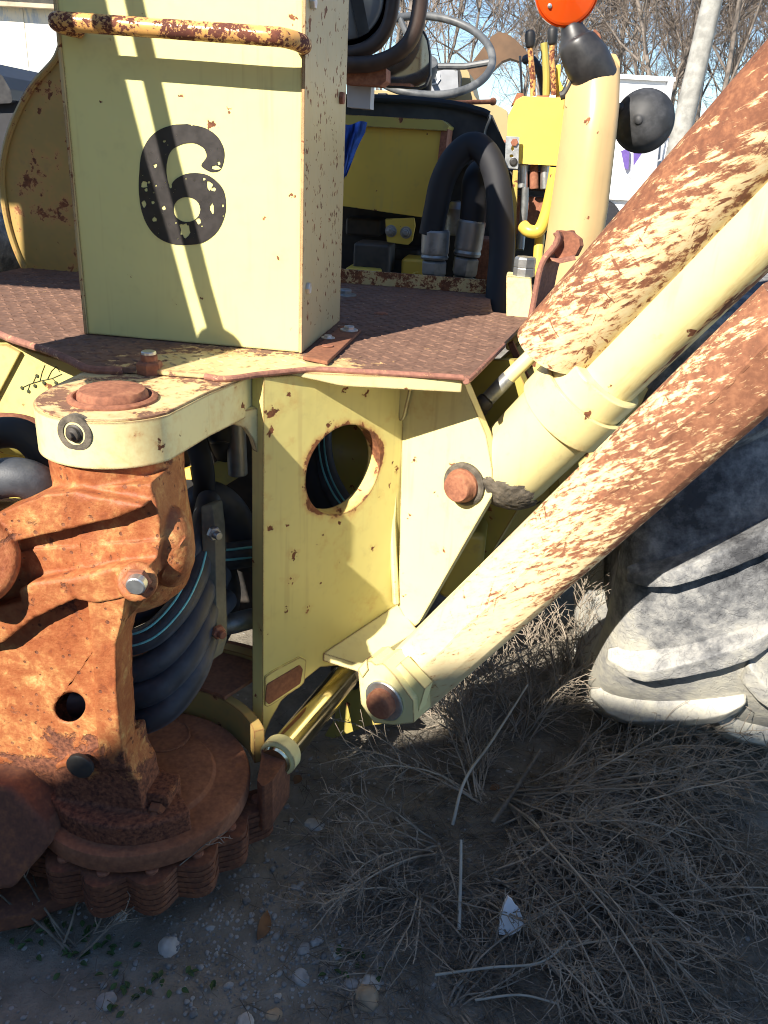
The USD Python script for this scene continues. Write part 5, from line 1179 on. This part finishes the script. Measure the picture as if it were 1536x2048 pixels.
weed('dry_weed', 'dry weed stems lying along the bottom edge', gp_at(900, 2010), 18, .55, dir_px(900, 2010, 1150, 2030, .12), 1.2, .12, 16, 10)
for k, (x0, y0, x1, y1, up, st_, L, lb) in enumerate(((1100, 1560, 1330, 1640, .5, 24, .6, 'dry twiggy weed right of the upright clump'), (1010, 1660, 1250, 1800, .3, 28, .7, 'dense dry weed in front of the large sprawling one'), (880, 1690, 760, 1760, .4, 18, .4, 'dry weed with curled tips left of the broken stalk'), (1120, 1420, 1190, 1300, 1.3, 16, .5, 'tall dry weed rising between the leg and the tyre'), (1250, 1560, 1490, 1640, .3, 20, .6, 'dry weed spreading in front of the tyre'), (960, 1500, 860, 1420, .7, 14, .4, 'dry weed behind the long pale stalk'), (1080, 1880, 1400, 1990, .15, 24, .6, 'flat dry weed near the bottom right edge'), (1380, 1700, 1530, 1800, .15, 16, .5, 'sparse dry weed at the right edge'))):
    weed('dry_weed', lb, gp_at(x0, y0), st_, L, dir_px(x0, y0, x1, y1, up), .95, .11, 26, 40 + k)
# pale broken stalks
def stalk(label, pts, r0, r1, mat='pale_stem'):
    P_ = catmull([pd(*p) for p in pts], 6); P = thing('weed_stalk', label, 'stalk', P_[0], 'broken stalks')
    part(P, 'stalk', tube(P_, np.linspace(r0, r1, len(P_)), 8), mat, True)
def gz_d(x, y, z=0.02): w = pz(x, y, z); return float((w - CAM) @ FW)
stalk('long pale weed stalk leaning up through the weeds to the leg', [(905, 1650, gz_d(905, 1650, .02)), (930, 1560, gz_d(930, 1560, .09)), (985, 1480, gz_d(985, 1480, .12)), (1055, 1370, gz_d(1055, 1370, .16))], .0042, .0026)
stalk('broken pale stalk with a torn orange tip', [(918, 1860, gz_d(918, 1860, .01)), (921, 1760, gz_d(921, 1760, .06)), (922, 1680, gz_d(922, 1680, .10))], .0040, .0032)
stalk('thin pale stalk curving across the bottom weeds', [(870, 1950, gz_d(870, 1950, .02)), (980, 1935, gz_d(980, 1935, .03)), (1080, 1925, gz_d(1080, 1925, .03)), (1140, 1880, gz_d(1140, 1880, .05))], .0028, .0022)
stalk('dark slanted stick beside the tall stalk', [(985, 1645, gz_d(985, 1645, .02)), (1030, 1580, gz_d(1030, 1580, .06)), (1080, 1500, gz_d(1080, 1500, .10))], .0060, .0042, 'straw')
stalk('thin bent stalk lying at the lower right', [(950, 2000, gz_d(950, 2000, .01)), (1040, 1990, gz_d(1040, 1990, .02)), (1118, 2008, gz_d(1118, 2008, .02))], .0026, .002)
stalk('long thin stem standing right in the shade', [(1490, 1880, gz_d(1490, 1880, .0)), (1488, 1760, gz_d(1488, 1760, .06)), (1500, 1640, gz_d(1500, 1640, .14))], .0022, .0014, 'straw')
# litter of straw
P0, Wt = [], []
for _ in range(4800):
    if wr.random() < .72: x, y = wr.normal(1080, 230), wr.normal(1740, 190)
    else: x, y = wr.uniform(-20, 1560), wr.uniform(1440, 2080)
    if y < 1380 or not (-60 < x < 1600) or y > 2120: continue
    if x < 560 and wr.random() < .7: continue
    b = gp_at(x, y); L = wr.uniform(.02, .16) * (1 if x > 600 else .6); az = wr.normal(-.25, .9) ; el = abs(wr.normal(0, .18)); d = np.array([math.cos(az) * math.cos(el), math.sin(az) * math.cos(el), math.sin(el)])
    pts = [b + np.array([0, 0, wr.uniform(.001, .014)])]
    for q in range(5):
        d = unit(d + wr.normal(0, .16, 3)); d[2] *= .85; nx = pts[-1] + d * L / 5; nx[2] = max(nx[2], gz1(nx[0], nx[1]) + .001); pts.append(nx)
    P0.append(np.array(pts)); Wt.append(np.linspace(.0022, .001, 6) * wr.uniform(.5, 1.15))
tag(curves('/World/straw_litter', P0, Wt, 'straw'), 'grey dead straw and twigs scattered over the dirt', 'straw', kind='stuff')
# stones
def stone_mesh(r, seed, flat=.6, jag=.28, sub=2):
    m = trimesh.creation.icosphere(sub, 1.0); rr = np.random.default_rng(seed); n = meshkit.fbm(m.vertices * 1.3 + rr.uniform(0, 50, 3), 3, seed) - .5
    m.vertices *= (1 + n * jag * 2.2)[:, None]; m.vertices *= np.array([1, rr.uniform(.65, .95), flat]) * r
    m.apply_transform(trimesh.transformations.rotation_matrix(rr.uniform(0, 6.28), [0, 0, 1])); return m
ST = [(630, 1646, 22, 'pale_stone', 'pale flat stone right of the swing chain'), (337, 1888, 26, 'pale_stone', 'pale angular stone on bare dirt at lower left'), (606, 1895, 17, 'stone', 'grey round stone left of the straw'), (600, 1948, 20, 'stone', 'larger grey stone below the round one'), (672, 1905, 12, 'pale_stone', 'small pale stone right of the round grey stone'), (735, 1985, 34, 'tan_stone', 'tan broad stone at the bottom middle'), (742, 1958, 24, 'pale_stone', 'white square stone above the tan broad one'), (548, 2020, 18, 'tan_stone', 'rounded brown stone at the bottom edge'), (490, 2040, 24, 'pale_stone', 'white stone at the bottom edge beside the brown one'), (456, 1966, 11, 'stone', 'small grey stone on bare dirt'), (210, 1995, 24, 'stone', 'grey stone among thin stems at lower left'), (665, 1890, 11, 'stone', 'dark small stone beside the small pale one'), (632, 1880, 15, 'stone', 'blue grey stone at the edge of the straw'), (702, 1960, 15, 'stone', 'light grey stone left of the white square one'), (1255, 1600, 12, 'stone', 'small stone beside the tyre shadow'), (1360, 1520, 14, 'pale_stone', 'pale stone under the tractor tyre'), (240, 1828, 14, 'pale_stone', 'pale chip below the lower lug'), (555, 1985, 10, 'pale_stone', 'small white stone near the bottom edge'), (420, 1590 + 260, 10, 'stone', 'small stone below the swing chain'), (690, 1560, 12, 'stone', 'small stone behind the chain'), (1020, 1540, 10, 'pale_stone', 'small pale stone under the weeds')]
for k, (x, y, rp, mt, lb) in enumerate(ST):
    p = gp_at(x, y); d = (p - CAM) @ FW; r = rp * .95 * d / FPX
    sm_ = stone_mesh(r, 100 + k, .55, .30, 3); sm_.apply_translation(p + [0, 0, -r * .08]); solo('stone', sm_, mt, lb, 'stone', 40)
# the white torn flake
fk = [(998, 1868), (1000, 1840), (1008, 1812), (1016, 1795), (1024, 1800), (1030, 1812), (1040, 1818), (1044, 1832), (1046, 1850), (1038, 1862), (1020, 1870)]
fz = slab([pd(x, y, gz_d(1020, 1850, .03)) for x, y in fk], unit(FW) * .012)
fz = fz.subdivide(); fz.vertices = fz.vertices + (meshkit.fbm(fz.vertices * 60, 3, 5) - .5)[:, None] * .006; solo('pale_flake', fz, 'white_paint', 'white jagged torn flake standing among the flat weeds', 'debris', False)
# gravel as uncountable stuff
gv, gf, n0 = [], [], 0
prot = [stone_mesh(1., 300 + k, .6, .3, 1) for k in range(5)]
for k in range(3400):
    x, y = (wr.uniform(-20, 1556), wr.uniform(1500, 2080)) if k % 2 else (wr.normal(600, 170), wr.normal(1880, 90))
    if not (-40 < x < 1580 and 1500 < y < 2090): continue
    p = gp_at(x, y); r = wr.lognormal(-6.0, .5); m = prot[k % 5]; r = min(r, .012)
    gv.append(m.vertices * r + p + [0, 0, r * .2]); gf.append(m.faces + n0); n0 += len(m.vertices)
solo('gravel', trimesh.Trimesh(np.vstack(gv), np.vstack(gf), process=False), 'gravel_grey', 'small grey gravel scattered on the dirt', 'gravel', True, kind='stuff')
# leaves
def leaf(x, y, L, w, az, mat, lb, z=.006, name='dead_leaf', tilt=.3):
    p = gp_at(x, y) + [0, 0, z]; t = np.linspace(0, 1, 9); V = []
    for q in t:
        ww = w * math.sin(math.pi * q ** .8) * .5; c = np.array([q - .5, 0, .10 * math.sin(q * 3)]) * L
        for s in (-1, 0, 1): V.append(c + np.array([0, s * ww, abs(s) * ww * .35]))
    V = np.array(V); F = []
    for i_ in range(8):
        for s in (0, 1): a = i_ * 3 + s; F += [(a, a + 1, a + 4), (a, a + 4, a + 3)]
    n = len(V); V = np.vstack([V, V + [0, 0, .0008]]); F = F + [(a + n, c + n, b + n) for a, b, c in F]
    R_ = trimesh.transformations.rotation_matrix(az, [0, 0, 1]) @ trimesh.transformations.rotation_matrix(tilt, [1, 0, 0])
    m = trimesh.Trimesh(V @ R_[:3, :3].T + p, np.array(F), process=False); return m
for (x, y, L, w, az, lb) in ((524, 1850, .075, .030, 1.45, 'brown curled dead leaf on bare dirt below the chain'), (1320, 1610, .030, .020, .4, 'small rust brown leaf right of the sprawling weed'), (595, 1560, .035, .022, 1.2, 'small brown leaf behind the chain'), (1205, 1820, .028, .02, 2.2, 'dark brown leaf among weeds left of the corner'), (1215, 1960, .03, .022, .9, 'orange brown leaf near the bottom edge'), (990, 1580, .03, .02, .2, 'brown leaf caught at the root of the large weed')):
    solo('dead_leaf', leaf(x, y, L, w, az, 'dead_leaf', lb, tilt=.7 if L > .06 else .3), 'dead_leaf', lb, 'leaf', True)
gl = [leaf(wr.normal(cx, 40), wr.normal(cy, 25), .018, .010, wr.uniform(0, 6), '', '', .004) for cx, cy in ((160, 1900), (110, 1870), (200, 1880), (240, 1980), (60, 1865), (345, 1965), (700, 1935)) for _ in range(12)]
solo('ground_cover', trimesh.util.concatenate(gl), 'green_leaf', 'tiny green weed leaves among dark stems at lower left', 'ground cover', False, kind='stuff')
# the spoil heap behind the viewer whose shadow lies over the foreground
_sd = -_sh; _pd = np.array([_sd[1], -_sd[0], 0])          # away from the sun, and to its right
if _pd @ uu < 0: _pd = -_pd
hp_ = np.linspace(-7, 7, 90); ht_ = np.linspace(-9.5, -1.75, 60)
HP, HT = np.meshgrid(hp_, ht_, indexing='ij')
crest = np.interp(HP, [-7, -3.5, -1.6, -.45, -.2, -.1, .0, .2, .31, .43, .575, .75, 1.0, 1.2, 2.0, 3.5, 7], [1.5, 3.6, 3.9, 3.85, 3.80, 3.84, 4.0, 4.2, 4.37, 4.54, 4.60, 4.63, 4.70, 4.74, 4.70, 3.6, 1.2])
prof_ = np.clip(np.where(HT < -5, 1 - (np.maximum(-5 - HT, 0) / 4.5) ** 1.3, 1 - (np.maximum(HT + 5, 0) / 3.25) ** 1.25), 0, 1)
HZ = crest * prof_ - .06
HZ = HZ + (meshkit.fbm(np.stack([HP, HT, 0 * HP], -1) * 1.5, 5, 8) - .5) * .25 * np.clip(prof_ * 3, 0, 1) * np.clip(np.abs(HT + 5) * 1.2, .12, 1)
hv = PIV + HP[..., None] * _pd + HT[..., None] * _sd + HZ[..., None] * ZZ
ii, jj = np.meshgrid(np.arange(89), np.arange(59), indexing='ij'); qq = np.stack([ii * 60 + jj, (ii + 1) * 60 + jj, (ii + 1) * 60 + jj + 1, ii * 60 + jj + 1], -1).reshape(-1, 4)
hm = trimesh.Trimesh(hv.reshape(-1, 3), np.vstack([qq[:, [0, 1, 2]], qq[:, [0, 2, 3]]]), process=False)
if hm.face_normals[:, 2].mean() < 0: hm.invert()
m = usdkit.mesh(stage, '/World/dirt_heap', hm, LOOK['dirt'], True); tag(m.GetPrim(), 'heap of dirt behind the viewer', 'dirt heap', kind='structure')
